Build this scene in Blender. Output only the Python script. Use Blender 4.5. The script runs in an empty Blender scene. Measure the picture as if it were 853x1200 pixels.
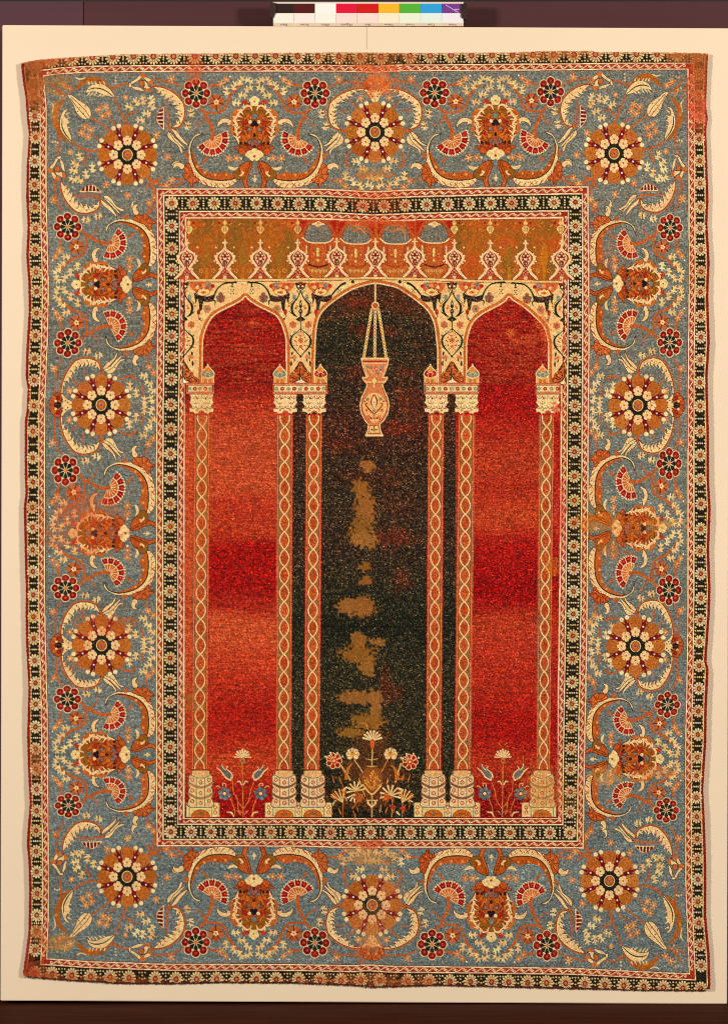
import bpy, math, random
import numpy as np
random.seed(7); rng = np.random.default_rng(11)
C = bpy.context.scene.collection
# ------------------------------------------------------------------ the dye plan of the carpet (one value per half knot)
SS = 3.2                       # plan samples per unit
X0, Y0, X1, Y1 = 20, 54, 840, 1168
W, H = int((X1-X0)*SS), int((Y1-Y0)*SS)
IMG = np.zeros((H, W, 3), np.float32)
LAB = np.zeros((H, W), np.uint8)

def crom(p, closed, n=6):
    p = np.asarray(p, float); N = len(p)
    if N < 3: return p
    if closed: q = np.vstack([p[-1:], p, p[:2]])
    else: q = np.vstack([2*p[0]-p[1], p, 2*p[-1]-p[-2]])
    t = np.linspace(0, 1, n, endpoint=False)[:, None]; out = []
    for i in range(1, len(q)-2):
        a, b, c, d = q[i-1], q[i], q[i+1], q[i+2]
        out.append(.5*(2*b+(c-a)*t+(2*a-5*b+4*c-d)*t*t+(3*b-a-3*c+d)*t**3))
    if not closed: out.append(p[-1:])
    return np.vstack(out)

def mask_poly(pts):
    p = (np.asarray(pts, float)-(X0, Y0))*SS
    x0, y0 = np.floor(p.min(0)).astype(int)-1; x1, y1 = np.ceil(p.max(0)).astype(int)+1
    x0 = max(x0, 0); y0 = max(y0, 0); x1 = min(x1, W); y1 = min(y1, H)
    if x1 <= x0 or y1 <= y0: return None
    D = np.zeros((y1-y0, x1-x0+1), np.int32)
    a = p; b = np.roll(p, -1, 0)
    for (ax, ay), (bx, by) in zip(a, b):
        if ay == by: continue
        if ay > by: ax, ay, bx, by = bx, by, ax, ay
        r0 = max(int(math.ceil(ay-.5)), y0); r1 = min(int(math.ceil(by-.5)), y1)
        if r1 <= r0: continue
        r = np.arange(r0, r1)
        xi = ax+(r+.5-ay)*(bx-ax)/(by-ay)
        c = np.clip(np.ceil(xi-.5).astype(int)-x0, 0, x1-x0)
        np.add.at(D, (r-y0, c), 1)
    return (np.cumsum(D, 1)[:, :-1] % 2 == 1), x0, y0, x1, y1

def fill(pts, col, alpha=1.):
    m = mask_poly(pts)
    if m is None: return
    m, x0, y0, x1, y1 = m
    v = IMG[y0:y1, x0:x1]; c = np.array(col, np.float32)
    if alpha >= 1: v[m] = c
    else: v[m] = v[m]*(1-alpha)+c*alpha

def lab(pts, k):
    m = mask_poly(pts)
    if m is None: return
    m, x0, y0, x1, y1 = m
    LAB[y0:y1, x0:x1][m] = k

def stroke(pts, w, col, alpha=1.):
    p = (np.asarray(pts, float)-(X0, Y0))*SS
    ww = np.broadcast_to(np.asarray(w, float), (len(p),))*SS*.5
    c = np.array(col, np.float32)
    for i in range(len(p)-1):
        a, b = p[i], p[i+1]; ra, rb = ww[i], ww[i+1]; rm = max(ra, rb, .5)
        x0 = max(int(min(a[0], b[0])-rm-1), 0); x1 = min(int(max(a[0], b[0])+rm+2), W)
        y0 = max(int(min(a[1], b[1])-rm-1), 0); y1 = min(int(max(a[1], b[1])+rm+2), H)
        if x1 <= x0 or y1 <= y0: continue
        X = np.arange(x0, x1)[None, :]+.5-a[0]; Y = np.arange(y0, y1)[:, None]+.5-a[1]
        d = b-a; L = d@d+1e-9
        t = np.clip((X*d[0]+Y*d[1])/L, 0, 1)
        m = (X-t*d[0])**2+(Y-t*d[1])**2 <= np.maximum(ra+(rb-ra)*t, .5)**2
        v = IMG[y0:y1, x0:x1]
        if alpha >= 1: v[m] = c
        else: v[m] = v[m]*(1-alpha)+c*alpha

def vnoise(cx, cy, seed):      # smooth noise 0..1 over the plan, cell size cx,cy in units
    r = np.random.default_rng(seed); nx = int((X1-X0)/cx)+3; ny = int((Y1-Y0)/cy)+3
    g = r.random((ny, nx)).astype(np.float32)
    xs = np.arange(W)/SS/cx; ys = np.arange(H)/SS/cy
    xi = xs.astype(int); yi = ys.astype(int); fx = (xs-xi).astype(np.float32); fy = (ys-yi).astype(np.float32)
    fx = fx*fx*(3-2*fx); fy = fy*fy*(3-2*fy)
    a = g[yi]*(1-fy)[:, None]+g[yi+1]*fy[:, None]
    return a[:, xi]*(1-fx)+a[:, xi+1]*fx

def cv(*p):
    p = np.array(p, float); return lambda t: np.interp(t, p[:, 0], p[:, 1])

# ---- colours (dyed wools)
CR = (251, 198, 136); CL = (252, 202, 148); OR = (204, 108, 34); OB = (192, 92, 32); ST = (188, 94, 38)
RD = (158, 22, 14); MR = (122, 16, 22); DK = (40, 30, 17); BR = (146, 90, 26); BG = (119, 118, 105)
PK = (226, 128, 76); GY = (132, 132, 118); SR = (164, 48, 28); OL = (96, 40, 14)
def jit(c, a=10): return tuple(np.clip(np.array(c)+rng.normal(0, a)+rng.normal(0, a*.4, 3), 0, 255))

class Pen:
    def __init__(s, ox=0, oy=0, z=1, G=None): s.o = np.array((ox, oy), float); s.z = z; s.G = G
    def m(s, p):
        q = np.atleast_2d(np.asarray(p, float))/s.z+s.o
        return s.G(q) if s.G else q
    def poly(s, p, col, sm=True, ol=None, olw=.8, mir=None):
        for mm in ((False, True) if mir is not None else (False,)):
            q = np.asarray(p, float).copy()
            if mm: q[:, 0] = 2*mir-q[:, 0]
            q = crom(q, True, 5) if sm else q
            q = s.m(q); fill(q, col)
            if ol is not None: stroke(np.vstack([q, q[:1]]), olw, ol)
    def line(s, p, w, col, sm=True, mir=None):
        for mm in ((False, True) if mir is not None else (False,)):
            q = np.asarray(p, float).copy()
            if mm: q[:, 0] = 2*mir-q[:, 0]
            n0 = len(q); q = crom(q, False, 5) if sm else q
            if np.ndim(w): ww = np.interp(np.linspace(0, 1, len(q)), np.linspace(0, 1, len(w)), w)
            else: ww = w
            stroke(s.m(q), ww, col)
    def disc(s, x, y, r, col, ry=None, ol=None, olw=.7, mir=None):
        ry = ry or r
        a = np.linspace(0, 2*math.pi, 15)[:-1]
        for xx in ((x,) if mir is None else (x, 2*mir-x)):
            q = s.m(np.c_[xx+np.cos(a)*r*s.z, y+np.sin(a)*ry*s.z]); fill(q, col)
            if ol is not None: stroke(np.vstack([q, q[:1]]), olw, ol)
    def star(s, x, y, r=3.6, col=None, n=6, cen=CR, mir=None):
        col = col or jit((232, 142, 70), 8)
        for xx in ((x,) if mir is None else (x, 2*mir-x)):
            for k in range(n):
                a = k*2*math.pi/n+.3
                s.line([(xx, y), (xx+math.cos(a)*r*s.z, y+math.sin(a)*r*s.z)], [.8, 1.9], col, sm=False)
            s.disc(xx, y, .9, cen)
    def floret(s, x, y, a=0., r=4.9, mir=None, col=None):
        s.disc(x+.3*s.z, y+.8*s.z, 2.1, (104, 84, 62))
        col = col or jit((242, 194, 130), 8)
        for xx, sg in (((x, 1),) if mir is None else ((x, 1), (2*mir-x, -1))):
            ca, sa = math.cos(a), math.sin(a)
            def T(u, v): return (xx+sg*(u*ca-v*sa)*s.z*r/5.2, y+(u*sa+v*ca)*s.z*r/5.2)
            s.line([T(-5.6, .2), T(0, .2), T(4, 0)], [1.1, 2.9, 2.2], col, sm=False)
            for (u, v), (u2, v2) in (((-2.2, 0), (-4.2, -4.2)), ((-2, 0), (-3.4, 4.4)), ((1.5, 0), (1, -5)), ((2, 0), (3.4, 4.6)), ((3, 0), (5.6, -2.6)), ((3, 0), (5.6, 2.2))):
                s.line([T(u, v), T((u+u2)/2+.5, (v+v2)/2), T(u2*.86, v2*.86)], [2.2, 1.8, 1.3], col)
            s.disc(*T(.2, 0), .5, (120, 60, 30))
    def leaf(s, out, inn, nb=9, edge=ST, spots=5, ew=1.7, bl=4.2, side=1):
        o = crom(out, False, 6); i = crom(inn, False, 6)
        s.line(out, ew*2.2, edge)
        s.poly(np.vstack([o, i]), jit(CR, 3), sm=False, ol=(104, 30, 14), olw=.75)
        ti = np.linspace(.12, .9, nb)
        for k, t in enumerate(ti):
            j = int(t*(len(i)-1)); d = i[min(j+2, len(i)-1)]-i[max(j-2, 0)]; d = d/(np.hypot(*d)+1e-9)
            jo = int((1-t)*(len(o)-1)); c = o[jo]*.45+i[j]*.55
            n = np.array((-d[1], d[0])); n = n if n@(i[j]-o[jo]) > 0 else -n
            tip = i[j]+(n*.75-d*side*.75)*bl*.6*s.z
            s.line([c, i[j], tip], [.5, 2.3, .8], CR)
            s.line([c*.35+i[j]*.65+d*1.6*s.z, i[j]+d*2.0*s.z+n*.8*s.z], [.5, 2.], BG)
            s.line([c+d*1.2*s.z, i[j]+d*1.3*s.z, tip+d*1.6*s.z], [.6, .9, .5], (128, 38, 20))
        for t in np.linspace(.16, .82, spots):
            j = int(t*(len(i)-1)); jo = int((1-t)*(len(o)-1)); c = o[jo]*.62+i[j]*.38
            s.disc(c[0], c[1], .85, (90, 40, 22))

# ------------------------------------------------------------------ measured outlines
EL = cv((60,26),(74,26),(93,28),(114,31.5),(137,33),(158,35.4),(183,34),(193,33),(231,32.3),(264,34),(301,32.3),(328,34.6),(364,35.4),(412,32.3),(441,31.6),(455,34),(480,33),(493,30.6),(556,30.6),(578,31.5),(594,29.4),(602,29.6),(665,31),(691,32),(721,31.6),(753,32),(805,35),(861,33.4),(899,34.3),(941,36.5),(965,34.5),(988,33),(1010,35),(1043,35.8),(1090,35),(1115,32),(1132,29.6),(1145,27.6))
ER = cv((60,828),(125,825.6),(139,827.8),(152,825.8),(234,828.6),(262,827.2),(308,830),(346,828.2),(401,830),(443,827.4),(506,829),(561,829.2),(597,831),(645,829.2),(688,831),(721,830),(774,826.2),(784,828.6),(830,826.5),(869,826),(924,822.4),(970,824.5),(1014,826),(1074,825.8),(1118,830),(1165,831))
ET = cv((20,76.5),(36,72.5),(55,70),(100,66.8),(150,64.3),(220,63.8),(330,63),(400,62.4),(500,63),(600,62.4),(640,60.6),(694,60.4),(696,61.8),(760,62),(835,63.4))
EB = cv((20,1142),(62,1145.6),(104,1148),(140,1150),(199,1150.4),(254,1149.2),(349,1150),(414,1152.4),(435,1155),(509,1152.6),(560,1153.6),(617,1155),(669,1156),(754,1158.6),(835,1158.4))
XB = cv((60,53),(91,53.8),(130,57),(190,56.5),(240,57),(310,58.6),(340,59.4),(400,58),(440,56.4),(470,55),(560,54.8),(700,54.8),(760,56),(840,58.2),(900,58.4),(980,59),(1040,59.6),(1080,59),(1118,57.6),(1160,57))
XR = cv((60,803),(120,804),(240,804.6),(330,805),(400,804),(560,803.4),(700,803.4),(780,802.5),(870,800.6),(960,800.4),(1040,801),(1090,803),(1138,805),(1165,806))
YT = cv((20,94),(53.6,91.2),(69,89),(102,87),(160,86.2),(320,85.8),(400,86),(439,87),(470,85.4),(560,84.8),(660,84),(720,83.4),(840,83.4))
YB = cv((20,1120.5),(58,1121.4),(104,1124.5),(199,1127.7),(349,1128),(414,1129.4),(431,1128.2),(457,1130),(560,1131),(669,1132.4),(775,1137.6),(840,1140))
XI = cv((200,184.3),(221,184.3),(330,185.4),(450,184.2),(560,183.4),(900,183.4),(1000,184.2))
XJ = cv((200,690),(218,688.6),(300,689.5),(400,690),(480,689.4),(600,688.4),(700,688),(800,686.5),(880,684.8),(1000,683))
YI = cv((150,221),(300,221.2),(380,221.8),(438,224.6),(480,222.4),(560,220.4),(700,218.5))
YJ = cv((150,991),(340,991.4),(400,993),(560,993),(700,994))
XF = cv((200,219),(257,219),(330,219.5),(450,218.4),(560,217),(800,216.8),(980,216.8))
XG = cv((200,658.6),(330,657.4),(600,655.6),(700,654.4),(880,651.8),(980,651))
YF = cv((150,257.2),(300,256.4),(390,258.4),(439,261),(480,259.4),(560,257.6),(700,256))
YG = cv((150,957.2),(400,957.8),(438,956.8),(520,957.6),(700,957.2))
def ring(L, T, R, B, n=60):
    def solve(fx, fy, x, y):
        for _ in range(4): x = float(fx(y)); y = float(fy(x))
        return x, y
    tl = solve(L, T, 100, 100); tr = solve(R, T, 700, 100); br = solve(R, B, 700, 1100); bl = solve(L, B, 100, 1100)
    t = np.linspace(0, 1, n*2)
    xs = tl[0]+(tr[0]-tl[0])*t; top = np.c_[xs, T(xs)]
    ys = tr[1]+(br[1]-tr[1])*t; rt = np.c_[R(ys), ys]
    xs = br[0]+(bl[0]-br[0])*t; bt = np.c_[xs, B(xs)]
    ys = bl[1]+(tl[1]-bl[1])*t; lf = np.c_[L(ys), ys]
    return np.vstack([top[:-1], rt[:-1], bt[:-1], lf[:-1]])
def ringo(d):   # rings set off outwards from the blue ground
    return ring(lambda y: XB(y)-d, lambda x: YT(x)-d, lambda y: XR(y)+d, lambda x: YB(x)+d)
def lerp(a, b, v): return lambda t: a(t)*(1-v)+b(t)*v
def ringi(v):   # rings between the outer and inner line of the inner frame
    return ring(lerp(XI, XF, v), lerp(YI, YF, v), lerp(XJ, XG, v), lerp(YJ, YG, v))
fr = lambda t, s: rng.normal(0, s, np.shape(t))
xs0 = np.arange(30, 830, 3.)
edge_poly = ring(lambda y: EL(y)+fr(y, .18), lambda x: ET(x)+fr(x, .3), lambda y: ER(y)+fr(y, .18), lambda x: EB(x)+fr(x, .45), 260)

# ------------------------------------------------------------------ grounds
LB = dict(binding=1, outer_border=2, outer_guard=3, main_border=4, guard_a=5, inner_border=6, guard_b=7, frieze=8, spandrel=9, niche_l=10, niche_c=11, niche_r=12, lamp=13)
fill(edge_poly, (132, 26, 16)); stroke(np.c_[xs0, ET(xs0)+1.2], 2.4, (200, 120, 56)); lab(edge_poly, 1)
# side selvages stay red, the dark border starts inside them
dark = ring(lambda y: EL(y)+2.6, lambda x: ET(x)+1.6, lambda y: ER(y)-2.6, lambda x: EB(x)-.8, 200)
fill(dark, DK); lab(dark, 2)
stroke(np.vstack([np.c_[EL(np.arange(80, 1140, 4))+3, np.arange(80, 1140, 4)]]), .8, (222, 150, 90))
stroke(np.vstack([np.c_[ER(np.arange(66, 1155, 4))-3.2, np.arange(66, 1155, 4)]]), 1.2, (240, 180, 120))
fill(ringo(9.6), (120, 30, 16)); lab(ringo(9.2), 3)
fill(ringo(9.0), CL); fill(ringo(7.8), SR); fill(ringo(2.3), CL); fill(ringo(1.0), (130, 44, 26))
fill(ringo(.2), BG); lab(ringo(.6), 4)
blue_m = mask_poly(ringo(.2))

def sunit(fn, p, L, amp, col, flip=1):
    A = np.array([(-3.6, -.2), (-5.2, -.3), (-5.3, 1.3), (-3.8, 1.9), (-1.9, 1.2), (0, 0), (1.9, -1.2), (3.8, -1.9), (5.3, -1.3), (5.2, .3), (3.6, .2)])
    a = A*(L/11.2, flip*amp/1.9)
    stroke(fn(p+a[:, 0], a[:, 1]), 1.1, col)
def guilloche(fn, p0, p1, L=11.2, amp=2.1, flip=1):
    n = max(1, int(round((p1-p0)/L))); L = (p1-p0)/n
    for k in range(n): sunit(fn, p0+L*(k+.5), L, amp, jit((246, 190, 138), 6), flip)
def sideL(f, off=0, g=None, v=0): return lambda p, b: np.c_[f(p)+off+b, p]
guilloche(lambda p, b: np.c_[XB(p)-5+b, p], 94, 1120)
guilloche(lambda p, b: np.c_[XR(p)+5+b, p], 88, 1136)
guilloche(lambda p, b: np.c_[p, YT(p)-5+b], 56, 802)
guilloche(lambda p, b: np.c_[p, YB(p)+5+b], 60, 803)

def ros12(c, rx, ry, core, pet=(240, 186, 128), n=12):
    for k in range(n):
        a = k*2*math.pi/n+.13; d = np.array((math.cos(a)*rx, math.sin(a)*ry))
        stroke([c+d*.46, c+d*.74, c+d*.97], [1.2, 2.1, 2.2], pet)
        stroke([c+d*.66, c+d*.74], .55, (150, 80, 44))
    a = np.linspace(0, 6.283, 11)[:-1]
    fill(c+np.c_[np.cos(a)*rx*.42, np.sin(a)*ry*.42], core)
    for k in range(n):
        q = (k+.5)*2*math.pi/n+.13; d = np.array((math.cos(q)*rx, math.sin(q)*ry)); stroke([c+d*.3, c+d*.56], [1.2, .6], (128, 40, 20))
    fill(c+np.c_[np.cos(a)*rx*.2, np.sin(a)*ry*.2], jit((206, 104, 62)))
def spacer(fn, p, hw):   # a bar of little dots across the dark border
    for b in (-.5, -.22, 0, .22, .5):
        q = fn(np.array([p]), np.array([b*hw*1.7]))[0]
        stroke([q-(.05, .05), q+(.05, .05)], 1.9, jit((222, 184, 128), 10))
    for s in (-1, 1):
        for t in (-1, 1):
            q = fn(np.array([p+t*3.9]), np.array([s*hw*.86]))[0]
            stroke([q, q+(.1, .1)], 2.3, jit((206, 158, 108), 12))
def chain(fn, ps, hw, rx, ry, ends=True):
    for i, p in enumerate(ps):
        ros12(fn(np.array([p]), np.array([0.]))[0], rx, ry, jit((188, 92, 48), 9), pet=jit((246, 192, 134), 7))
        if i+1 < len(ps): spacer(fn, (p+ps[i+1])/2, hw)
Lro = [112,137,161.8,189.7,217,243.3,268,293,319.5,342,367.4,393.7,420.3,445.8,475.8,505.5,536.6,565,594.7,618,644.4,669.7,697,722.6,748,773.9,800,825,851.5,877,901,924.4,949.7,973,997.2,1021,1046.5,1071.8,1090.8,1113]
Rro = [88,112,138,163.7,189,215.4,243.2,268,292.8,319,342.4,370.9,395.4,422,448.6,476,505.6,533.6,562,590.6,619.8,645.5,672.5,701,726.4,751.7,779.8,806.6,833,860.5,887,908.7,934,956.6,982.5,1006,1030,1056,1081,1106.6,1131]
chain(lambda p, b: np.c_[(XB(p)-9.4+EL(p)+3)/2+b, p], Lro, 6.2, 6.3, 7)
chain(lambda p, b: np.c_[(XR(p)+9.2+ER(p)-3)/2+b, p], Rro, 6.2, 6.1, 6.8)
Tro = [61,85,109,133,157,180.4,204,228.8,253.3,277,299.5,323.3,348.8,372.6,397,421.7,446.3,480,503.8,528,552,576,600,624,648,672,697,721,745,769,793,816]
for i, p in enumerate(Tro):
    c = np.array((p, YT(p)-19.2)); ros12(c, 8.2, 8.8, jit((190, 96, 54), 8), n=14)
    if i+1 < len(Tro):
        q = (p+Tro[i+1])/2; y = float(YT(q))
        for dx, dy in ((0, -20), (0, -15.6), (0, -12), (-3.4, -11.6), (3.4, -11.6), (-3, -20.5), (3, -20.5), (0, -17.8)):
            stroke([(q+dx, y+dy), (q+dx+.1, y+dy)], 1.9, jit((220, 178, 120), 10))
Bro = [42,62,85,107,130,152,182.7,207,231,254.4,277.6,300.8,324,350,375.4,399.6,422.8,445,477.7,502.7,527,551,575.5,595.5,617.7,639.8,662,684.8,708,730,753.4,776.6,799,820]
for i, p in enumerate(Bro):
    c = np.array((p, YB(p)+19)); ros12(c, 7.2, 8.2, jit((190, 96, 50), 8), n=14)
    if i+1 < len(Bro):
        q = (p+Bro[i+1])/2; y = float(YB(q))
        for dx, dy in ((0, 20), (0, 15.6), (0, 12.2), (-3.4, 12.4), (3.4, 12.4), (-3, 19), (3, 19)):
            stroke([(q+dx, y+dy), (q+dx+.1, y+dy)], 1.9, jit((220, 178, 120), 10))

for q, c_, a_ in (([(29, 73), (52, 71), (52, 128), (34, 128)], (166, 92, 46), .6), ([(30, 72), (62, 69), (62, 80), (30, 82)], (180, 98, 52), .6), ([(809, 64), (826, 64), (825, 160), (812, 160)], (178, 90, 46), .42), ([(780, 64), (826, 64), (826, 74), (780, 74)], (172, 100, 50), .5), ([(29, 1128), (52, 1124), (60, 1145), (29, 1142)], (166, 80, 40), .5)):
    fill(q, c_, a_)
# ------------------------------------------------------------------ main border motifs
def rosette(p, x, y, k=1.0):   # p: pen in units
    def pol(r, a): return (x+math.sin(a)*r*k*.97, y-math.cos(a)*r*k)
    Q = math.pi/4
    for i in range(8):
        o = jit((186, 104, 38), 5)
        c = pol(25.5, i*Q)
        for da in (-.27, 0, .27):
            cc = pol(26.5 if da == 0 else 24.5, i*Q+da); p.disc(cc[0], cc[1], 9.2*k if da == 0 else 7.6*k, o)
        for da, r in ((-.18, 27), (.18, 27), (0, 23), (0, 30), (-.3, 22), (.3, 22)):
            cc = pol(r, i*Q+da); p.disc(cc[0], cc[1], .75, (150, 76, 20))
    for i in range(8):
        a = (i+.5)*Q
        p.line([pol(11, a), pol(20, a), pol(26, a), pol(35, a)], [2.5, 5.6, 4.8, 1.4], MR)
        for da in (-.13, .13): p.line([pol(22, a), pol(31, a+da)], [2, 1], (100, 14, 34), sm=False)
        cc = pol(24.6, a); p.disc(cc[0], cc[1], 1.1, (250, 226, 200))
        for da in (-.1, .1):
            cc = pol(35.2, a+da); p.disc(cc[0], cc[1], 2.8, jit((250, 216, 158), 4), ol=(170, 110, 60), olw=.4)
    p.disc(x, y, 13*k, DK)
    for i in range(8):
        a = i*Q; r = 16.6 if i % 2 == 0 else 15.8
        for t in range(5):
            b = a+t*2*math.pi/5; c = pol(r, a)
            p.disc(c[0]+math.sin(b)*2.4, c[1]-math.cos(b)*2.9, 3.1, CR)
        c = pol(r+5.2, a); p.line([pol(r, a), c], [5, .8], CR, sm=False)
        c = pol(r, a); p.disc(c[0], c[1], 1., (150, 86, 30))
        for t in range(5):
            b = a+(t+.5)*2*math.pi/5; p.disc(c[0]+math.sin(b)*4.6, c[1]-math.cos(b)*4.6, .55, (110, 40, 20))
    p.disc(x, y, 6.4, CR, ry=7); p.disc(x, y, 5.1, OB, ry=5.8, ol=(110, 30, 14), olw=.6); p.disc(x, y, 3, OR, ry=3.4); p.disc(x, y, 1.5, (100, 96, 120))

def roundel(p, x, y, R=17.2):
    n = 8
    p.disc(x, y, R*.62, CL)
    for i in range(n):
        a = i*math.pi/4; cx, cy = x+math.sin(a)*R*.74*p.z, y-math.cos(a)*R*.74*p.z
        p.disc(cx, cy, R*.325, (250, 196, 140))
    p.disc(x, y, R*.5, CL)
    for i in range(n):
        a = i*math.pi/4; s, c = math.sin(a), math.cos(a); z = p.z
        cx, cy = x+s*R*.735*z, y-c*R*.735*z
        
        def T(r, w): return (x+(s*r+c*w)*z, y+(-c*r+s*w)*z)
        p.poly([T(R*.555, R*.15), T(R*.74, R*.275), T(R*.92, R*.2), T(R*1.0, 0), T(R*.92, -R*.2), T(R*.74, -R*.275), T(R*.555, -R*.15)], jit((138, 22, 16), 7)); p.disc(cx, cy, R*.09, (186, 66, 50))
        def T(r, w): return (x+(s*r+c*w)*z, y+(-c*r+s*w)*z)
        p.poly([T(R*.09, 0), T(R*.36, R*.135), T(R*.46, R*.165), T(R*.53, R*.09), T(R*.53, -R*.09), T(R*.46, -R*.165), T(R*.36, -R*.135)], DK if i % 2 else (44, 40, 20), sm=False)
    p.disc(x, y, R*.13, (224, 130, 60))

def carnation(p, x, y, a0=26, a1=209, ri=12, ro=20.4):
    z = p.z
    def T(r, a): a = math.radians(a); return (x+math.cos(a)*r*z, y+math.sin(a)*r*z)
    A = np.linspace(a0, a1, 37)
    scal = [T(ro+(1.2 if i % 2 else -.6), a) for i, a in enumerate(A)]
    p.poly([T(1, a0)]+scal+[T(1, a1)], (246, 200, 146), sm=False)
    N = 7; st = (a1-a0)/N
    for k in range(N):
        b0, b1 = a0+k*st+1.7, a0+(k+1)*st-1.7
        B = np.linspace(b0, b1, 6)
        p.poly([T(ri+.4, b) for b in B]+[T(ro-.1 if i % 2 else ro-1.9, b) for i, b in enumerate(B[::-1])], jit(RD, 6), sm=False)
        cx = T((ri+ro)/2, (b0+b1)/2); p.disc(cx[0], cx[1], 1.1, (212, 60, 50))
    p.poly([T(0, 0)]+[T(ri-.6, a) for a in np.linspace(a0-3, a1+3, 20)], jit((206, 104, 42), 4), sm=False)
    for k in range(N+3):
        a = a0+k*(a1-a0)/(N+2); p.line([T(3, a), T(ri-.5, a)], .7, CR, sm=False)
    p.disc(x, y, 2.4, ST)

def five(p, x, y, r=9.6):
    z = p.z
    for k in range(5):
        a = k*2*math.pi/5; p.disc(x+math.sin(a)*r*.56*z, y-math.cos(a)*r*.56*z, r*.42, jit((188, 98, 48), 5))
    for k in range(5):
        a = (k+.5)*2*math.pi/5; p.line([(x+math.sin(a)*2*z, y-math.cos(a)*2*z), (x+math.sin(a)*r*z, y-math.cos(a)*r*z)], [1.4, 1.9, 1.1], MR)
    for k in range(5):
        a = k*2*math.pi/5; p.disc(x+math.sin(a)*2*z, y-math.cos(a)*2*z, 1.35, CR)
    p.disc(x, y, .9, OB)

AX = 298.7
def palmette(G):
    p = Pen(255, 110, 9.478, G); ax = 413.; z = 9.478
    # outer lobes
    for (x, y, r) in ((590, 225, 6.2), (628, 262, 5.6), (640, 330, 4), (646, 400, 4.6), (630, 450, 3.4)):
        p.disc(x, y, r, jit((196, 104, 36), 5), mir=ax)
    p.disc(520, 105, 3.4, (186, 58, 26), mir=ax)
    p.poly([(413, 90), (490, 120), (570, 185), (625, 270), (642, 370), (630, 480), (580, 590), (505, 665), (413, 700), (321, 665), (246, 590), (196, 480), (184, 370), (201, 270), (256, 185), (336, 120)], (168, 70, 22), ol=OL, olw=.8)
    p.poly([(413, 150), (500, 170), (560, 250), (580, 340), (560, 450), (540, 560), (413, 640), (286, 560), (266, 450), (246, 340), (266, 250), (326, 170)], (178, 88, 28))
    p.poly([(413, 120), (470, 190), (545, 190), (555, 250), (500, 255), (450, 230), (413, 240), (376, 230), (326, 255), (271, 250), (281, 190), (356, 190)], (150, 92, 24), ol=OL, olw=.6)
    for (x, y, r, c) in ((520, 320, 3.6, (176, 40, 22)), (500, 400, 3.0, (150, 60, 26)), (545, 440, 2.6, (166, 44, 22)), (480, 480, 3.2, OR), (530, 490, 3, (190, 84, 26)), (500, 555, 3, (120, 40, 18)), (460, 540, 2.8, (130, 112, 96)), (470, 405, 2.2, (132, 116, 104)), (562, 400, 2.2, OR), (470, 600, 2.6, (176, 60, 26)), (560, 300, 2.4, (150, 92, 30)), (450, 270, 2, OR)):
        p.disc(x, y, r, c, ol=OL, olw=.5, mir=ax)
    for (x, y, r) in ((515, 550, 1.8), (566, 556, 2.0), (492, 445, 1.1), (540, 365, 1.1), (478, 330, 1.0)):
        p.disc(x, y, r, DK, mir=ax)
    p.disc(413, 256, 3.6, (126, 122, 106), ol=OL, olw=.5)
    p.poly([(413, 295), (450, 330), (455, 365), (413, 372), (371, 365), (376, 330)], (30, 22, 34))
    p.disc(462, 318, 2.1, (250, 206, 140), mir=ax)
    p.poly([(413, 360), (436, 410), (434, 480), (413, 505), (392, 480), (390, 410)], (204, 96, 30), ol=OL, olw=.5)
    p.disc(413, 465, 1.7, DK, ry=2.6)
    p.poly([(413, 510), (455, 550), (440, 600), (413, 610), (386, 600), (371, 550)], (150, 96, 74), ol=(110, 30, 24), olw=.7)
    p.disc(413, 590, 2, (90, 24, 24))
    for s in (1, -1):
        for (a, b) in (((520, 420), (470, 500)), ((550, 470), (500, 545)), ((480, 240), (530, 300))):
            p.line([(ax+s*(a[0]-ax), a[1]), (ax+s*(b[0]-ax), b[1])], [2, 1], (206, 104, 30), sm=False)
    # lace of cream leaves
    p.line([(455, 145), (500, 140), (545, 180), (580, 215), (612, 262), (640, 300), (606, 345), (620, 400), (604, 450), (602, 500), (585, 560)], [1.6, 2.6, 2.6, 2.8, 2.6, 2.8, 2.3, 2.6, 2.2, 2.6, .8], CR, mir=ax)
    for (a, b) in (((540, 175), (600, 190)), ((545, 180), (530, 120)), ((560, 205), (540, 235)), ((600, 250), (555, 262)), ((612, 262), (655, 262)), ((640, 300), (575, 300)), ((606, 345), (650, 350)), ((620, 400), (640, 350)), ((620, 400), (575, 370)), ((604, 450), (640, 420)), ((604, 450), (560, 420)), ((602, 500), (642, 470)), ((602, 500), (572, 480)), ((592, 530), (615, 500)), ((455, 145), (440, 190))):
        p.line([a, b], [2.2, .9], CR, sm=False, mir=ax)
    for (x, y) in ((545, 170), (612, 290), (572, 222), (612, 380), (596, 430), (600, 480)): p.disc(x, y, .7, (96, 40, 20), mir=ax)
    # flares at the foot
    for q in ([(600, 590), (640, 600), (600, 630), (560, 640)], [(560, 600), (590, 650), (540, 690), (505, 650)]):
        p.poly(q, (196, 86, 28), ol=OL, olw=.7, mir=ax)
    # flower on top, cream cloud at the foot
    for k in range(5):
        a = k*2*math.pi/5; p.disc(413+math.sin(a)*28, 88-math.cos(a)*28, 3.3, (250, 206, 136))
    p.disc(413, 88, 3, (250, 206, 136)); p.disc(413, 92, .9, (120, 50, 20))
    for (x, y, r) in ((413, 650, 4.2), (462, 678, 4.6), (438, 715, 3.4), (490, 680, 2.6)): p.disc(x, y, r, (250, 206, 140), mir=ax)
    p.disc(413, 700, 1.6, (170, 70, 26))
    # tree mark and twin leaves below
    q = Pen(290, 150, 10.6625, G)
    q.line([(95, 600), (95, 675)], 1.6, CR); q.line([(70, 640), (120, 640)], 1.2, CR); q.disc(95, 655, 1.8, CR)

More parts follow.
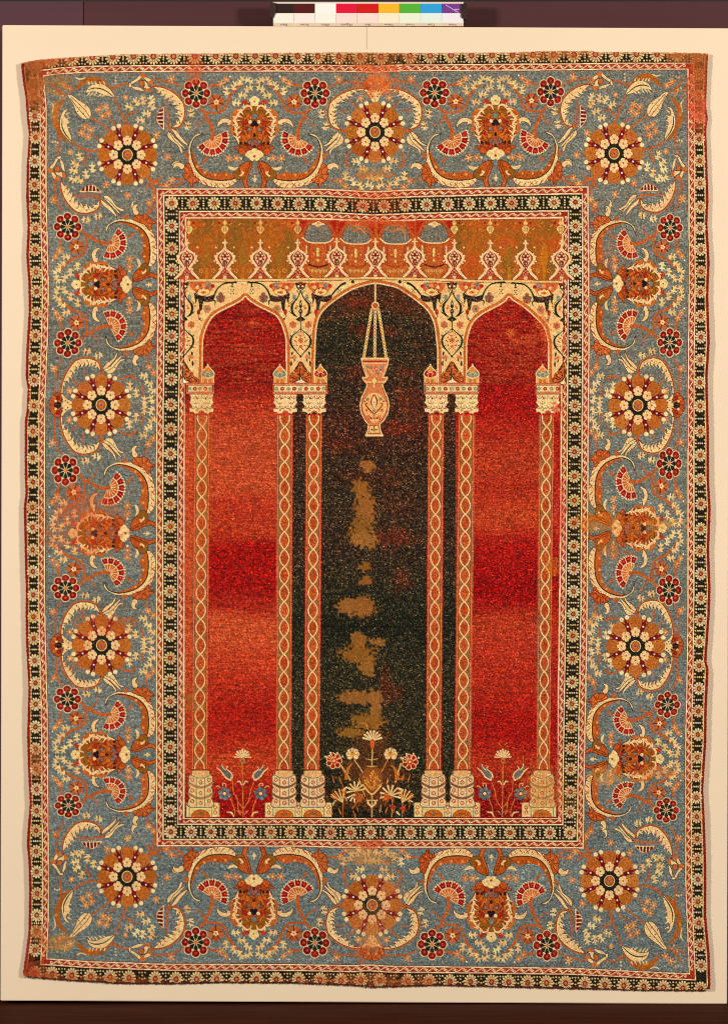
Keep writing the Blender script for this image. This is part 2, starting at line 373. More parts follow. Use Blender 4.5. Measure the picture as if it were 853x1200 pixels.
def common(G):
    p = Pen(290, 80, 10.6625, G)
    # stems
    p.line([(250, 210), (330, 262), (385, 320), (430, 390), (455, 470), (510, 540), (600, 562), (700, 562), (765, 540), (810, 480)], [1.2, 2.4, 3.2, 2.8, 2.4, 3, 2.6, 2.6, 3, 3], ST)
    p.line([(730, 550), (705, 630), (655, 720), (632, 800), (630, 853), (640, 900)], [3, 3.6, 3.8, 4.2, 4.6, 5], ST)
    p.line([(735, 610), (770, 680), (830, 720), (880, 710)], [1.4, 1.4, 1.2, 1], ST)
    p.line([(560, 215), (640, 225), (700, 240)], [3.4, 2.6, 1.2], ST)
    for (x, y, a) in ((160, 168, -.5), (265, 160, 1.0), (352, 225, 1.1), (165, 262, .5), (245, 345, 0), (325, 440, 0), (455, 288, 1.6)): p.floret(x, y, a)
    p.disc(290, 205, 1.6, CR); p.disc(375, 262, 1.5, CR)
    p.star(460, 150, 3); p.star(525, 205, 4); p.disc(408, 112, 1.1, (250, 232, 200))
    five(p, 585, 430)
    roundel(p, 846, 320)
    p.poly([(352, 700), (400, 652), (470, 632), (535, 650), (572, 705), (572, 752), (540, 715), (490, 690), (440, 692), (452, 720), (410, 712)], CR, ol=(104, 32, 14), olw=.7)
    q = Pen(290, 150, 10.6625, G)
    carnation(q, 640, 138)
    q.line([(700, 365), (735, 420), (765, 450)], [1.6, 3, 1], ST)
    # arching leaf: orange inside, cream outside
    OO = [(375, 590), (470, 548), (560, 565), (690, 560), (780, 510), (840, 420), (885, 320), (900, 220), (885, 150)]
    BL = [(330, 628), (400, 650), (500, 660), (600, 656), (690, 640), (780, 590), (850, 510), (895, 400), (915, 290), (910, 230), (885, 160), (850, 120), (770, 84)]
    CO = [(755, 76), (830, 80), (880, 115), (925, 190), (945, 260), (945, 400), (925, 500), (880, 610), (800, 690), (700, 728), (600, 748), (500, 752), (400, 735), (330, 680)]
    q.poly(np.vstack([crom(OO, False), crom(BL[::-1][3:], False)]), jit((186, 90, 32), 4), sm=False)
    for (x, y) in ((460, 588), (600, 590), (735, 560), (830, 490)): q.disc(x, y, 1.6, (226, 150, 70))
    for (x, y) in ((520, 600), (660, 600), (780, 530), (560, 575), (700, 590)): q.disc(x, y, .6, (120, 50, 20))
    q.poly(np.vstack([crom(BL[:-1], False), crom(CO, False)]), jit(CR, 3), sm=False, ol=(104, 32, 14), olw=.7)
    q.line(BL, [1.1, 1.3, 1.3, 1.3, 1.2, 1.], (52, 24, 12))
    for (a, b) in (((380, 665), (340, 700)), ((430, 690), (400, 735)), ((520, 690), (480, 735)), ((600, 690), (560, 742)), ((660, 690), (640, 720)), ((760, 660), (700, 720)), ((810, 640), (770, 700)), ((860, 570), (840, 640)), ((900, 500), (890, 560)), ((560, 690), (610, 735))):
        q.line([a, b], [.7, 1.3], (176, 74, 34), sm=False)
    for x, y in ((450, 700), (540, 705), (640, 680), (720, 690), (820, 610), (880, 560)): q.disc(x, y, .65, (90, 36, 18))
    # half blossom on the back of the arch
    r = Pen(365, 150, 10.6625, G)
    r.poly([(130, 450), (175, 455), (205, 500), (195, 550), (215, 590), (190, 640), (165, 670), (130, 690), (110, 735), (85, 735), (75, 690), (20, 680), (10, 640), (60, 610), (100, 540)], jit((194, 92, 36), 5), ol=(110, 36, 16), olw=.8)
    for a_, b_ in (((185, 470), (120, 545)), ((200, 575), (120, 580)), ((180, 655), (105, 610)), ((95, 725), (85, 640)), ((40, 680), (65, 620)), ((150, 620), (120, 590))):
        r.line([a_, b_], [.9, .6], (110, 36, 16), sm=False)
    for x, y in ((160, 520), (165, 600), (125, 650), (60, 655)): r.disc(x, y, .9, (226, 130, 60))
    r.poly([(205, 505), (200, 465), (240, 440), (300, 436), (335, 465), (340, 515), (305, 490), (275, 490), (240, 520)], CR, ol=(104, 32, 14), olw=.7)
    r.line([(200, 650), (300, 640), (370, 640)], [1.2, 2.6, 1.2], ST)
    r.star(360, 655, 3.4); r.star(428, 722, 3.6)
    r.star(165, 350, 2.6, col=ST, cen=ST)
    # base bloom
    q.poly([(128, 420), (180, 440), (230, 500), (300, 570), (260, 640), (236, 700), (215, 748), (165, 745), (190, 690), (180, 620), (140, 520)], jit((196, 88, 28), 4), ol=OL, olw=.9)
    q.poly([(150, 425), (240, 445), (300, 500), (360, 580), (330, 640), (250, 650), (205, 600), (170, 520)], jit((188, 90, 30), 4), ol=OL, olw=.9)
    q.poly([(285, 520), (320, 510), (372, 590), (330, 645), (240, 655), (212, 620), (280, 610)], BR, ol=OL, olw=.7)
    q.poly([(225, 560), (262, 545), (258, 575), (292, 600), (270, 612), (245, 590)], CR)
    q.poly([(300, 490), (350, 500), (435, 482), (405, 525), (345, 532)], CR)
    q.line([(160, 440), (200, 520), (225, 600)], .7, OL)
    q.star(325, 386, 3.7); q.star(425, 386, 4); q.disc(265, 386, 1.5, CR)

def tulip1(p):
    p.line([(450, 10), (370, 60), (345, 90)], [3, 2.4, 2], ST)
    for q in ([(330, 50), (260, 110), (215, 180), (125, 236), (200, 222), (275, 165), (345, 80)],
              [(352, 66), (300, 150), (225, 225), (165, 300), (180, 300), (262, 238), (345, 160), (375, 85)],
              [(378, 88), (402, 130), (385, 190), (310, 240), (258, 275), (232, 338), (218, 318), (232, 268), (300, 205), (345, 150)]):
        p.poly(q, jit(CR, 3), ol=(104, 32, 14), olw=.7)
    for x, y in ((255, 130), (310, 145), (325, 205)): p.disc(x, y, .8, (150, 60, 30))

def rosehalf(G, crown=True):
    p = Pen(365, 80, 10.6625, G)
    p.line([(690, 190), (600, 180), (500, 178), (380, 185), (310, 205), (210, 255)], [2.4, 2, 1.6, 2.2, 1.6, 1.6], ST)
    p.star(342, 146, 3.4); p.disc(298, 112, 1.0, CR)
    p.floret(125, 575, 1.5, 4.6); p.floret(180, 725, 1.8, 4.6)
    p.disc(135, 565, 1.2, (140, 24, 20)); p.disc(180, 728, 1., (110, 20, 20))
    p.leaf([(650, 252), (560, 262), (470, 285), (380, 325), (300, 380), (240, 440), (214, 520), (214, 600), (235, 680), (275, 735), (375, 775)],
           [(355, 752), (312, 705), (290, 650), (296, 590), (296, 530), (330, 450), (410, 395), (480, 350), (545, 290), (650, 280)], nb=10, side=-1)
    p.line([(470, 400), (520, 440), (570, 500)], [1, 1.8, 2], ST); p.line([(330, 545), (440, 545)], [.8, 1.6], ST)
    p.star(615, 368, 3.2, cen=(250, 220, 160)); p.disc(572, 408, 1, CR)
    r = Pen(365, 150, 10.6625, G)
    tulip1(r)
    # ring of little flowers towards the inner frame
    r.line([(480, 270), (445, 350), (435, 440), (480, 480)], [1.4, 2.2, 2.6, 2.6], ST)
    r.line([(560, 570), (640, 590), (700, 560)], [1.4, 2, 1.2], ST)
    for (x, y, a) in ((555, 405, 0), (430, 585, 1.5), (520, 650, 1.2), (610, 700, 1.1), (720, 690, .4), (640, 490, .1), (735, 600, 0)): r.floret(x, y, a, 4.9)
    # crown flower towards the outside
    p.poly([(792, 120), (740, 105), (700, 130), (650, 175), (640, 225), (690, 260), (792, 260)], (186, 84, 36), ol=OL, olw=.7)
    p.disc(712, 160, 3.4, (196, 96, 40), ol=OL, olw=.6); p.disc(700, 222, 2.6, (158, 40, 22), ol=OL, olw=.5)
    p.poly([(792, 425), (748, 400), (715, 335), (650, 268), (690, 262), (732, 285), (728, 235), (755, 290), (765, 225), (792, 270)], CR, ol=(104, 32, 14), olw=.7)
    p.poly([(792, 170), (762, 180), (748, 215), (765, 250), (792, 300)], (44, 28, 20))
    p.line([(792, 275), (792, 350)], 2.2, CR); p.disc(745, 190, 1.5, CR); p.disc(762, 345, .9, (104, 32, 14)); p.disc(735, 320, .8, (104, 32, 14))

def cornerhalf(G):
    p = Pen(150, 80, 10.6625, G)
    # little tulip by the guard stripe
    for q in ([(22, 185), (90, 150), (150, 95), (176, 100), (168, 135), (120, 172), (40, 215)], [(40, 232), (110, 236), (180, 258), (215, 300), (180, 292), (110, 280), (60, 250)], [(222, 112), (300, 148), (302, 172), (250, 175), (212, 140)], [(172, 150), (240, 180), (270, 240), (318, 245), (250, 262), (205, 250), (215, 205)], [(30, 180), (50, 205), (45, 240), (15, 242)]):
        p.poly(q, jit(CR, 3), ol=(104, 32, 14), olw=.7)
    p.disc(178, 195, 3.4, (196, 104, 44), ol=(120, 50, 20)); p.disc(195, 104, 3, OR); p.disc(292, 190, 2.6, OR); p.disc(255, 280, 3.6, OR, ry=2.2)
    p.line([(300, 160), (400, 150), (480, 175), (560, 180), (640, 220), (700, 250)], [1.8, 1.8, 2, 2.2, 1.8, 1.6], ST)
    p.star(550, 140, 4); p.disc(580, 115, .9, CR)
    p.line([(505, 400), (500, 520), (505, 640), (515, 770)], [1.4, 2, 2.2, 2.8], ST)
    p.leaf([(555, 752), (640, 735), (690, 665), (714, 560), (698, 455), (640, 372), (540, 292), (430, 248), (325, 235)],
           [(335, 250), (400, 305), (450, 350), (500, 385), (560, 425), (612, 490), (622, 560), (648, 620), (620, 690), (555, 742)], nb=9, side=1)
    # half fan
    p.poly([(455, 488), (400, 540), (365, 620), (372, 680), (420, 745), (462, 775), (458, 640)], CL, ol=(180, 80, 50), olw=.5)
    for q in ([(446, 500), (446, 548), (390, 556), (415, 525)], [(446, 562), (448, 598), (374, 604), (384, 572)], [(446, 610), (446, 646), (372, 650), (370, 618)], [(446, 660), (446, 698), (390, 690), (374, 664)], [(448, 710), (448, 760), (418, 732), (396, 704)]):
        p.poly(q, MR, sm=False)
    for (x, y, a) in ((20, 490, .4), (110, 425, .9), (195, 405, 1.4), (300, 395, 1.2), (300, 480, .8), (235, 572, .2), (160, 655, .1)): p.floret(x, y, a)
    p.line([(0, 600), (60, 570), (140, 545)], [3, 2, 1], ST)
    p.floret(795, 560, 1.5, 4.6); p.floret(752, 722, 1.8, 4.6); p.disc(795, 560, 1.1, (140, 24, 20)); p.disc(752, 722, 1., (110, 20, 20))
    q = Pen(150, 150, 10.6625, G)
    q.star(362, 95, 3.6); q.star(500, 370, 3.6); q.disc(445, 292, .9, CR); q.disc(395, 55, .7, CR)
    for s_ in ([(550, 20), (610, 38), (665, 110), (760, 215), (800, 228), (720, 212), (640, 150), (580, 70)], [(528, 50), (590, 120), (660, 190), (738, 278), (680, 245), (600, 170), (545, 100)], [(505, 55), (500, 110), (545, 165), (625, 225), (672, 325), (690, 290), (650, 215), (580, 150), (530, 70)]):
        q.poly(s_, jit(CR, 3), ol=(104, 32, 14), olw=.7)
    for x, y in ((590, 125), (625, 150), (560, 80)): q.disc(x, y, .8, (150, 60, 30))
    q.poly([(710, 505), (655, 505), (625, 465), (590, 448), (572, 470), (575, 505), (556, 470), (575, 432), (625, 416), (680, 445)], CR, ol=(104, 32, 14), olw=.7)
    q.line([(255, 625), (330, 675), (400, 710), (500, 732), (600, 722), (700, 670)], [3.2, 3.4, 3, 2.2, 2, 2.4], ST)
    q.line([(330, 670), (390, 650), (430, 610)], [2, 2.6, .8], ST)

def cornerpiece(G):
    p = Pen(52, 85, 10.6625, G)
    q = Pen(20, 60, 6.093, G)
    # stems to the rosette
    q.line([(520, 470), (600, 520), (680, 580), (720, 620)], [2, 1.6, 2.2, 2], ST)
    q.line([(695, 330), (740, 430), (775, 500), (785, 540)], [1.6, 2, 2.6, 3], ST)
    q.line([(390, 640), (450, 690), (540, 715), (600, 700)], [1.8, 2.6, 2.2, 2], ST)
    q.line([(690, 270), (760, 240), (820, 240)], [3, 2, 1.4], ST); q.line([(310, 600), (305, 690), (295, 750)], [3, 2, 1.4], ST)
    q.line([(640, 490), (700, 520), (720, 560)], [1, 1.6, 1.2], ST); q.line([(540, 600), (600, 640), (640, 650)], [1, 1.6, 1.2], ST)
    # brown backs of the sickle leaves
    p.poly([(392, 232), (430, 150), (520, 78), (640, 60), (760, 110), (860, 230), (880, 300), (800, 200), (700, 140), (600, 130), (520, 150), (450, 200)], (176, 96, 28))
    p.poly([(280, 345), (190, 380), (130, 480), (110, 620), (150, 720), (230, 830), (330, 880), (230, 760), (190, 640), (180, 540), (210, 440)], (176, 96, 28))
    p.disc(560, 130, 2.2, (200, 120, 30)); p.disc(135, 560, 2, (200, 130, 60)); p.disc(700, 120, 2, (150, 80, 24))
    # sickles
    p.poly([(522, 285), (545, 215), (600, 165), (700, 148), (780, 175), (850, 240), (890, 318), (830, 312), (740, 285), (660, 252), (590, 250), (545, 262)], CR, ol=(104, 32, 14), olw=.7)
    for x in (560, 600, 645, 700, 750): p.line([(x+15, 262 if x < 700 else 285), (x-18, 300 if x < 700 else 310)], [1.8, .6], CR, sm=False); p.line([(x+12, 150), (x-4, 118)], [1.8, .6], CR, sm=False)
    p.line([(560, 225), (620, 205), (700, 208), (780, 240), (875, 312)], [.8, 1.3, 1.4, 1.2, .8], DK)
    p.poly([(318, 465), (255, 480), (215, 560), (200, 660), (225, 745), (300, 840), (350, 878), (345, 800), (312, 720), (300, 660), (318, 610), (268, 560), (275, 505)], CR, ol=(104, 32, 14), olw=.7)
    for y in (530, 590, 650, 710): p.line([(285, y), (330, y-22)], [1.8, .6], CR, sm=False)
    p.line([(232, 590), (232, 680), (270, 770), (345, 862)], [.8, 1.3, 1.4, .9], DK)
    p.line([(400, 70), (450, 92), (520, 74)], [.8, 1.8, .9], CR); p.line([(92, 378), (124, 430), (108, 520)], [.8, 1.8, .9], CR)
    # diagonal tulip
    p.poly([(300, 290), (350, 288), (430, 345), (520, 400), (575, 455), (597, 520), (575, 578), (520, 592), (465, 570), (405, 500), (375, 420), (330, 345)], CR, ol=(104, 32, 14), olw=.7)
    p.line([(335, 330), (410, 430), (480, 510), (545, 585)], .8, (120, 40, 24)); p.line([(345, 310), (440, 400), (520, 480), (572, 560)], .8, (120, 40, 24))
    for x, y in ((455, 448), (520, 425), (425, 495), (500, 520)): p.disc(x, y, .8, (150, 60, 30))
    for x, y in ((250, 160), (320, 210), (690, 470), (775, 440), (810, 520), (735, 550), (515, 685), (590, 725), (475, 765), (555, 810)): p.star(x, y, 3.5)
    for x, y in ((150, 110), (200, 150), (130, 240), (240, 300), (190, 100), (210, 330), (170, 265)): p.disc(x, y, 1.2, jit((220, 160, 90), 12))
    p.line([(110, 150), (200, 250), (300, 300)], [2, 3, 1], (176, 96, 40)); p.line([(60, 260), (160, 280), (280, 320)], [1, 2, 1], (196, 120, 60))
    q.disc(710, 192, 1.1, CR); q.disc(708, 215, 1.1, CR); q.disc(708, 236, 1.1, CR); q.disc(262, 655, 1.1, CR); q.disc(280, 650, 1.1, CR); q.disc(296, 655, 1.1, CR)
    q.star(385, 725, 2.6); q.star(780, 335, 2.)

def Gtop(pal, sgn, cu, f0=86., f1=221.):
    def G(q):
        x = pal+sgn*(q[:, 0]-AX)*cu; v = (q[:, 1]-f0)/(f1-f0)
        return np.c_[x, YT(x)+(YI(x)-YT(x))*v]
    return G
def Gbot(pal, sgn, cu):
    def G(q):
        x = pal+sgn*(q[:, 0]-AX)*cu; v = (q[:, 1]-86)/135
        return np.c_[x, YB(x)+(YJ(x)-YB(x))*v]
    return G
def Gleft(pal, sgn, cu):
    def G(q):
        y = pal+sgn*(q[:, 0]-AX)*cu; v = (q[:, 1]-86)/135
        return np.c_[XB(y)+(XI(y)-XB(y))*v, y]
    return G
def Gright(pal, sgn, cu):
    def G(q):
        y = pal+sgn*(q[:, 0]-AX)*cu; v = (q[:, 1]-86)/135
        return np.c_[XR(y)+(XJ(y)-XR(y))*v, y]
    return G
def G_corner(cx, cy, rx, ry):   # corner of the blue ground, rosette centre
    return lambda q: np.c_[cx+(q[:, 0]-56)*(rx-cx)/94., cy+(q[:, 1]-88)*(ry-cy)/94.]

HALF = [  # maker, palmette, direction, roundel distance, far axis, kind
 (Gtop, 298.7, 1, 70.6, 439.3, 'r'), (Gtop, 298.7, -1, 68.3, 150, 'c'), (Gtop, 580.3, -1, 71.3, 439.3, 'r'), (Gtop, 580.3, 1, 64.2, 718.7, 'c'),
 (Gbot, 298, 1, 71, 436, 'r'), (Gbot, 298, -1, 68, 149.8, 'c'), (Gbot, 575.2, -1, 69.2, 436, 'r'), (Gbot, 575.2, 1, 65, 713.3, 'c'),
 (Gleft, 333.8, 1, 68.4, 474.7, 'r'), (Gleft, 333.8, -1, 67.5, 182, 'c'), (Gleft, 625, -1, 73.7, 474.7, 'r'), (Gleft, 625, 1, 64, 756, 'r'), (Gleft, 884, -1, 65, 756, 'r'), (Gleft, 884, 1, 59.4, 1026.8, 'c'),
 (Gright, 333, 1, 68.7, 475, 'r'), (Gright, 333, -1, 65.5, 180.5, 'c'), (Gright, 619, -1, 75.5, 475, 'r'), (Gright, 619, 1, 72.5, 757, 'r'), (Gright, 889, -1, 63.4, 757, 'r'), (Gright, 889, 1, 60, 1031.7, 'c')]
CORN = [(56, 88, 150, 182), (804, 84, 718.7, 180.5), (58.5, 1122, 149.8, 1026.8), (804, 1139, 713.3, 1031.7)]
for c in CORN: cornerpiece(G_corner(*c))
for mk, pal, sg, rd, far, kind in HALF:
    d = abs(far-pal)
    G0 = mk(pal, sg, 1.)
    if kind == 'r':      # module anchored on the rosette axis
        k = (d/140.6); k = min(max(k, .9), 1.05)
        Gr = (lambda mk, far, sg, k: (lambda q: mk(far, sg, k)(np.c_[q[:, 0]-439.3+AX, q[:, 1]])))(mk, far, sg, k)
        rosehalf(Gr)
    else:
        k = min(max(d/148.7, .86), 1.05)
        Gr = (lambda mk, far, sg, k: (lambda q: mk(far, -sg, k)(np.c_[q[:, 0]-150+AX, q[:, 1]])))(mk, far, sg, k)
        cornerhalf(Gr)
    common(mk(pal, sg, rd/70.6))
seen = set()
for mk, pal, sg, rd, far, kind in HALF:
    if (mk, pal) in seen: continue
    seen.add((mk, pal)); palmette(mk(pal, 1, .95 if mk in (Gleft, Gright) else 1.))
pu = Pen()
for x, y in ((439.3, 155.6), (436, 1060), (119.4, 474.7), (119.8, 756), (746.6, 475.2), (743.6, 757)): rosette(pu, x, y)
for _, _, x, y in CORN: rosette(pu, x, y)
exec_mark = 1

# ------------------------------------------------------------------ inner frame
lab(ringi(0), 5); lab(ringi(.26), 6); lab(ringi(.745), 7)
fill(ringi(-.02), (140, 50, 30)); fill(ringi(0), CL); fill(ringi(.045), SR); fill(ringi(.215), CL); fill(ringi(.26), DK)
fill(ringi(.745), CL); fill(ringi(.785), SR); fill(ringi(.95), CL); fill(ringi(1), OL)
for v, a in ((.13, 1.9), (.868, 1.75)):
    l, r_, t, b = lerp(XI, XF, v), lerp(XJ, XG, v), lerp(YI, YF, v), lerp(YJ, YG, v)
    xa, xb, ya, yb = 184+34*v, 688-34*v, 221+36*v, 992-34.5*v
    guilloche(lambda p, q: np.c_[l(p)+q, p], ya+2, yb-2, 10.8, a)
    guilloche(lambda p, q: np.c_[r_(p)+q, p], ya+2, yb-2, 10.8, a)
    guilloche(lambda p, q: np.c_[p, t(p)+q], xa+2, xb-2, 10.8, a)
    guilloche(lambda p, q: np.c_[p, b(p)+q], xa+2, xb-2, 10.8, a)
Li = [238,265.5,291.8,316.5,341.2,368.3,394.5,419,444.6,474.5,503,531.9,560.8,590.4,617,642.4,667.8,693,718.3,744.5,771,796.5,821.8,848.3,875,900.3,926,949.6,974.3]
Ri = [238,265.5,292.2,317.5,342.2,368.7,395,421,447.5,475.8,502,529.6,558.4,586.5,612.8,640,666.5,693,719.4,745,771.6,799,824.5,851.5,877,901,927.6,951,975]
lm, rm_, tm, bm_ = lerp(XI, XF, .5), lerp(XJ, XG, .5), lerp(YI, YF, .5), lerp(YJ, YG, .5)
chain(lambda p, b: np.c_[lm(p)+b, p], Li, 7, 6.9, 6.9)
chain(lambda p, b: np.c_[rm_(p)+b, p], Ri, 6.6, 6.7, 6.9)
chain(lambda p, b: np.c_[p, tm(p)+b], list(np.linspace(201.8, 673.4, 20)), 7, 6.9, 6.9)
chain(lambda p, b: np.c_[p, bm_(p)+b], list(np.linspace(201, 667, 21)), 7, 6.7, 6.9)

# ------------------------------------------------------------------ the field
field = ring(XF, YF, XG, YG)
fill(field, (160, 30, 14))
YS = cv((200,329.4),(300,328.8),(394,327.2),(439,326.4),(500,327.6),(560,330),(700,331))   # line under the frieze
xs = np.linspace(XF(300), XG(300), 80)
fr_poly = np.vstack([np.c_[xs, YF(xs)+.8], np.c_[xs, YS(xs)][::-1]])
fill(fr_poly, (178, 96, 26))
mk_ = mask_poly(fr_poly); m, a0, b0, a1, b1 = mk_
n1 = vnoise(16, 26, 5)[b0:b1, a0:a1]; n2 = vnoise(3, 7, 6)[b0:b1, a0:a1]
v = IMG[b0:b1, a0:a1]; g = np.clip((n1-.42)*2.2+(n2-.5)*.9, 0, 1)[..., None]
alt = v*(1-g)+np.array((140, 92, 30), np.float32)*g*1.
r_ = np.clip((vnoise(22, 10, 8)[b0:b1, a0:a1]-.5)*2.4, 0, .8)[..., None]
alt = alt*(1-r_)+np.array((196, 82, 26), np.float32)*r_
v[m] = alt[m]
p = Pen()
# tall soft cypresses between the finials
for x in (242.6, 285, 327.5, 596, 637):
    gcol = (150, 108, 30) if x < 600 else (206, 124, 24)
    q = crom([(x, 284), (x+4.5, 300), (x+3.6, 310), (x+1.4, 316), (x+1.4, 327), (x-1.4, 327), (x-1.4, 316), (x-3.6, 310), (x-4.5, 300)], True)
    fill(q, gcol, .6); fill(np.array([(x-1.6, 314), (x+1.6, 314), (x+1.8, 328), (x-1.8, 328)]), (208, 122, 24), .7)
# domed pavilions in the middle
for i, (x, cc) in enumerate(((373.2, 0), (417.5, 1), (463.8, 1), (508.6, 0))):
    d = 1.2 if i in (1, 2) else 0
    fill([(x-22, 258.5+d), (x+22.5, 258.5+d), (x+22.5, 327), (x-22, 327)], (184, 82, 32) if i else (188, 80, 32))
    fill([(x-21.5, 259+d), (x-12, 259+d), (x-21.5, 276)], (176, 30, 16)); fill([(x+21.5, 259+d), (x+12, 259+d), (x+21.5, 276)], (176, 34, 18))
    dome = crom([(x-15.6, 280+d), (x-15, 272+d), (x-11, 265+d), (x-4, 261+d), (x+4, 261+d), (x+11, 265+d), (x+15, 272+d), (x+15, 280+d), (x+10, 284.5+d), (x-10, 284.5+d)], True)
    fill(dome, (122, 114, 98)); stroke(np.vstack([dome, dome[:1]]), .7, (110, 50, 24))
    for k in range(-3, 4): stroke([(x+k*4, 266+abs(k)*1.3+d), (x+k*4.4, 283+d)], .6, (90, 96, 84))
    if cc: stroke(crom([(x-3, 271+d), (x+1, 268+d), (x+6, 268+d), (x+11, 274+d)], False), 1.8, (216, 120, 50)); stroke(crom([(x-6, 263+d), (x+2, 262+d), (x+8, 265+d)], False), 3, (214, 96, 40))
    else:
        fill(crom([(x-8, 263.4), (x-3, 261), (x, 259.6), (x+3, 261), (x+8, 263.4), (x+3, 265), (x, 267), (x-3, 265)], True), CR); stroke([(x, 263), (x+.1, 263)], 1.6, (200, 80, 30))
    stroke(crom([(x-18.5, 279+d), (x-10, 284.6+d), (x+10, 284.8+d), (x+17.5, 280+d)], False, 4), 1.5, CR)
    stroke([(x-10, 286+d), (x-10, 312)], .6, (140, 44, 20)); stroke([(x+10, 286+d), (x+10, 312)], .6, (140, 44, 20))
    fill([(x-9.6, 286+d), (x+9.6, 286+d), (x+9.6, 311), (x-9.6, 311)], (190, 90, 36))
    stroke([(x-.5, 292+d), (x-.5, 300+d)], 2.6, (224, 190, 110)); stroke([(x-.5, 305+d), (x-.5, 306+d)], 2.6, (226, 190, 110))
    for s in (-1, 1): stroke([(x+s*5.2, 298+d), (x+s*5.2+.1, 298+d)], 1.4, CR); stroke([(x+s*14, 289+d), (x+s*14, 297+d)], 1.8, (200, 190, 130))
    stroke(crom([(x-11, 310.6), (x, 313.4), (x+11, 310.6)], False), 1.8 if i in (0, 3) else .8, (70, 40, 18) if i in (0, 3) else (160, 60, 26))
    fill(crom([(x-13, 312), (x, 315.5), (x+13, 312), (x+10, 321), (x+4, 327), (x-4, 327), (x-10, 321)], True), (188, 104, 40))
    for k in range(-4, 5): stroke([(x+k*2.3, 316.6), (x+k*2.3, 318.4+(k % 2))], 1.2, (226, 176, 90) if k % 2 else (190, 160, 100))
# finials
def finial(x, dy=0., half=0):
    p = Pen(210, 250, 8.53, lambda q: np.c_[q[:, 0]-263.9+x, q[:, 1]+dy])
    cx = 460
    st = [(460, 335), (446, 372), (402, 405), (372, 450), (398, 500), (426, 545), (405, 595), (345, 655)]
    p.poly([(460, 345), (525, 410), (548, 450), (500, 540), (520, 600), (560, 662), (360, 662), (400, 600), (420, 540), (372, 450), (395, 410)], (164, 74, 34), sm=False)
    p.line(st, [3.6, 4.4, 4.4, 4.6, 4.2, 4.4, 4.6, 4.2], (130, 26, 16), mir=460); p.line(st, [2, 2.9, 2.9, 3.1, 2.6, 3, 3.3, 2.6], (255, 196, 140), mir=460)
    p.line([(405, 560), (440, 600), (470, 655), (500, 660)][:3], 2, (250, 186, 132), mir=460)
    p.line([(460, 350), (425, 410), (410, 450), (440, 510), (480, 560), (440, 600), (475, 640)], 1., (250, 190, 134), mir=460)
    for a, b in ((362, 430), (356, 480), (385, 405), (540, 500)): p.disc(a, b, 1.1, (255, 196, 140), mir=460)
    p.poly([(460, 380), (488, 412), (506, 446), (484, 494), (470, 530), (460, 545), (450, 530), (436, 494), (414, 446), (436, 414)], (150, 40, 22), sm=False)
    for (a, b, r) in ((460, 400, 1.3), (440, 424, 1.1), (480, 424, 1.1), (420, 450, 1.2), (500, 450, 1.2), (460, 455, 2.2), (438, 480, 1.2), (482, 480, 1.2), (460, 500, 1.1), (460, 520, .9)): p.disc(a, b, r, (246, 190, 134))
    p.disc(460, 437, 1.6, (110, 16, 14)); p.line([(460, 470), (460, 545)], .9, (120, 18, 14)); p.line([(445, 460), (438, 510)], .6, (110, 18, 14)); p.line([(475, 460), (482, 510)], .6, (110, 18, 14))
    for (a, b) in ((460, 575), (440, 592), (480, 592), (460, 612)): p.disc(a, b, 1.7, (230, 120, 84), ol=(130, 26, 18), olw=.7)
    for (a, b) in ((410, 648), (435, 655), (485, 655), (510, 648)): p.disc(a, b, 1.2, (206, 70, 46))
    p.line([(425, 400), (395, 430), (400, 470), (440, 530)], .9, (150, 40, 24)); p.line([(495, 400), (525, 430), (520, 470), (480, 530)], .9, (150, 40, 24))
    p.line([(460, 268), (460, 345)], 1.9, (246, 190, 134)); p.line([(440, 298), (482, 298)], 1.7, (246, 190, 134)); p.disc(460, 280, 1.2, CR)
def pendant(x, dy=0):
    p = Pen(210, 250, 8.53, lambda q: np.c_[q[:, 0]-263.9+x, q[:, 1]+dy])
    p.disc(460, 102, 2.3, (240, 190, 110)); p.line([(460, 68), (460, 90)], 1, (240, 190, 110)); p.disc(405, 100, 1.4, (150, 24, 16)); p.disc(508, 100, 1.4, (150, 24, 16))
    p.poly([(460, 122), (500, 150), (490, 185), (460, 215), (430, 185), (420, 150)], (240, 186, 104), ol=(150, 60, 26), olw=.7)
    p.line([(452, 140), (452, 185)], .8, (120, 60, 24)); p.line([(472, 140), (472, 185)], .8, (120, 60, 24)); p.disc(460, 225, 1.2, (206, 100, 40))
for x in (264, 305.5, 574, 615.2): pendant(x, 0)
for x in (222, 349, 532, 656): pendant(x, 0)
for x in (219.6, 264, 305.4, 349.2, 394.6, 439.8, 485.8, 532, 574, 615.2, 657.2): finial(x, .6 if x > 560 else (-1.4 if 380 < x < 500 else 0))
for x in (236, 250.5, 277, 292, 319, 333.6, 589, 602, 629.6, 642):
    for k in range(5):
        a = k*1.257; stroke([(x+math.cos(a)*2, 317.6+math.sin(a)*2), (x+math.cos(a)*2+.1, 317.6+math.sin(a)*2)], 1.4, jit((226, 150, 70), 8))
for x in (232, 253.6, 274.8, 295.5, 316, 337.8, 543, 585.8, 604.8, 625.6): stroke([(x, 290.4), (x+.1, 290.5)], 2.3, (244, 190, 116))
for x in np.arange(228, 655, 10.4):
    if not 350 < x < 532: stroke([(x, 266+4*math.sin(x)), (x+2.4, 264+4*math.sin(x))], .9, (222, 150, 70))

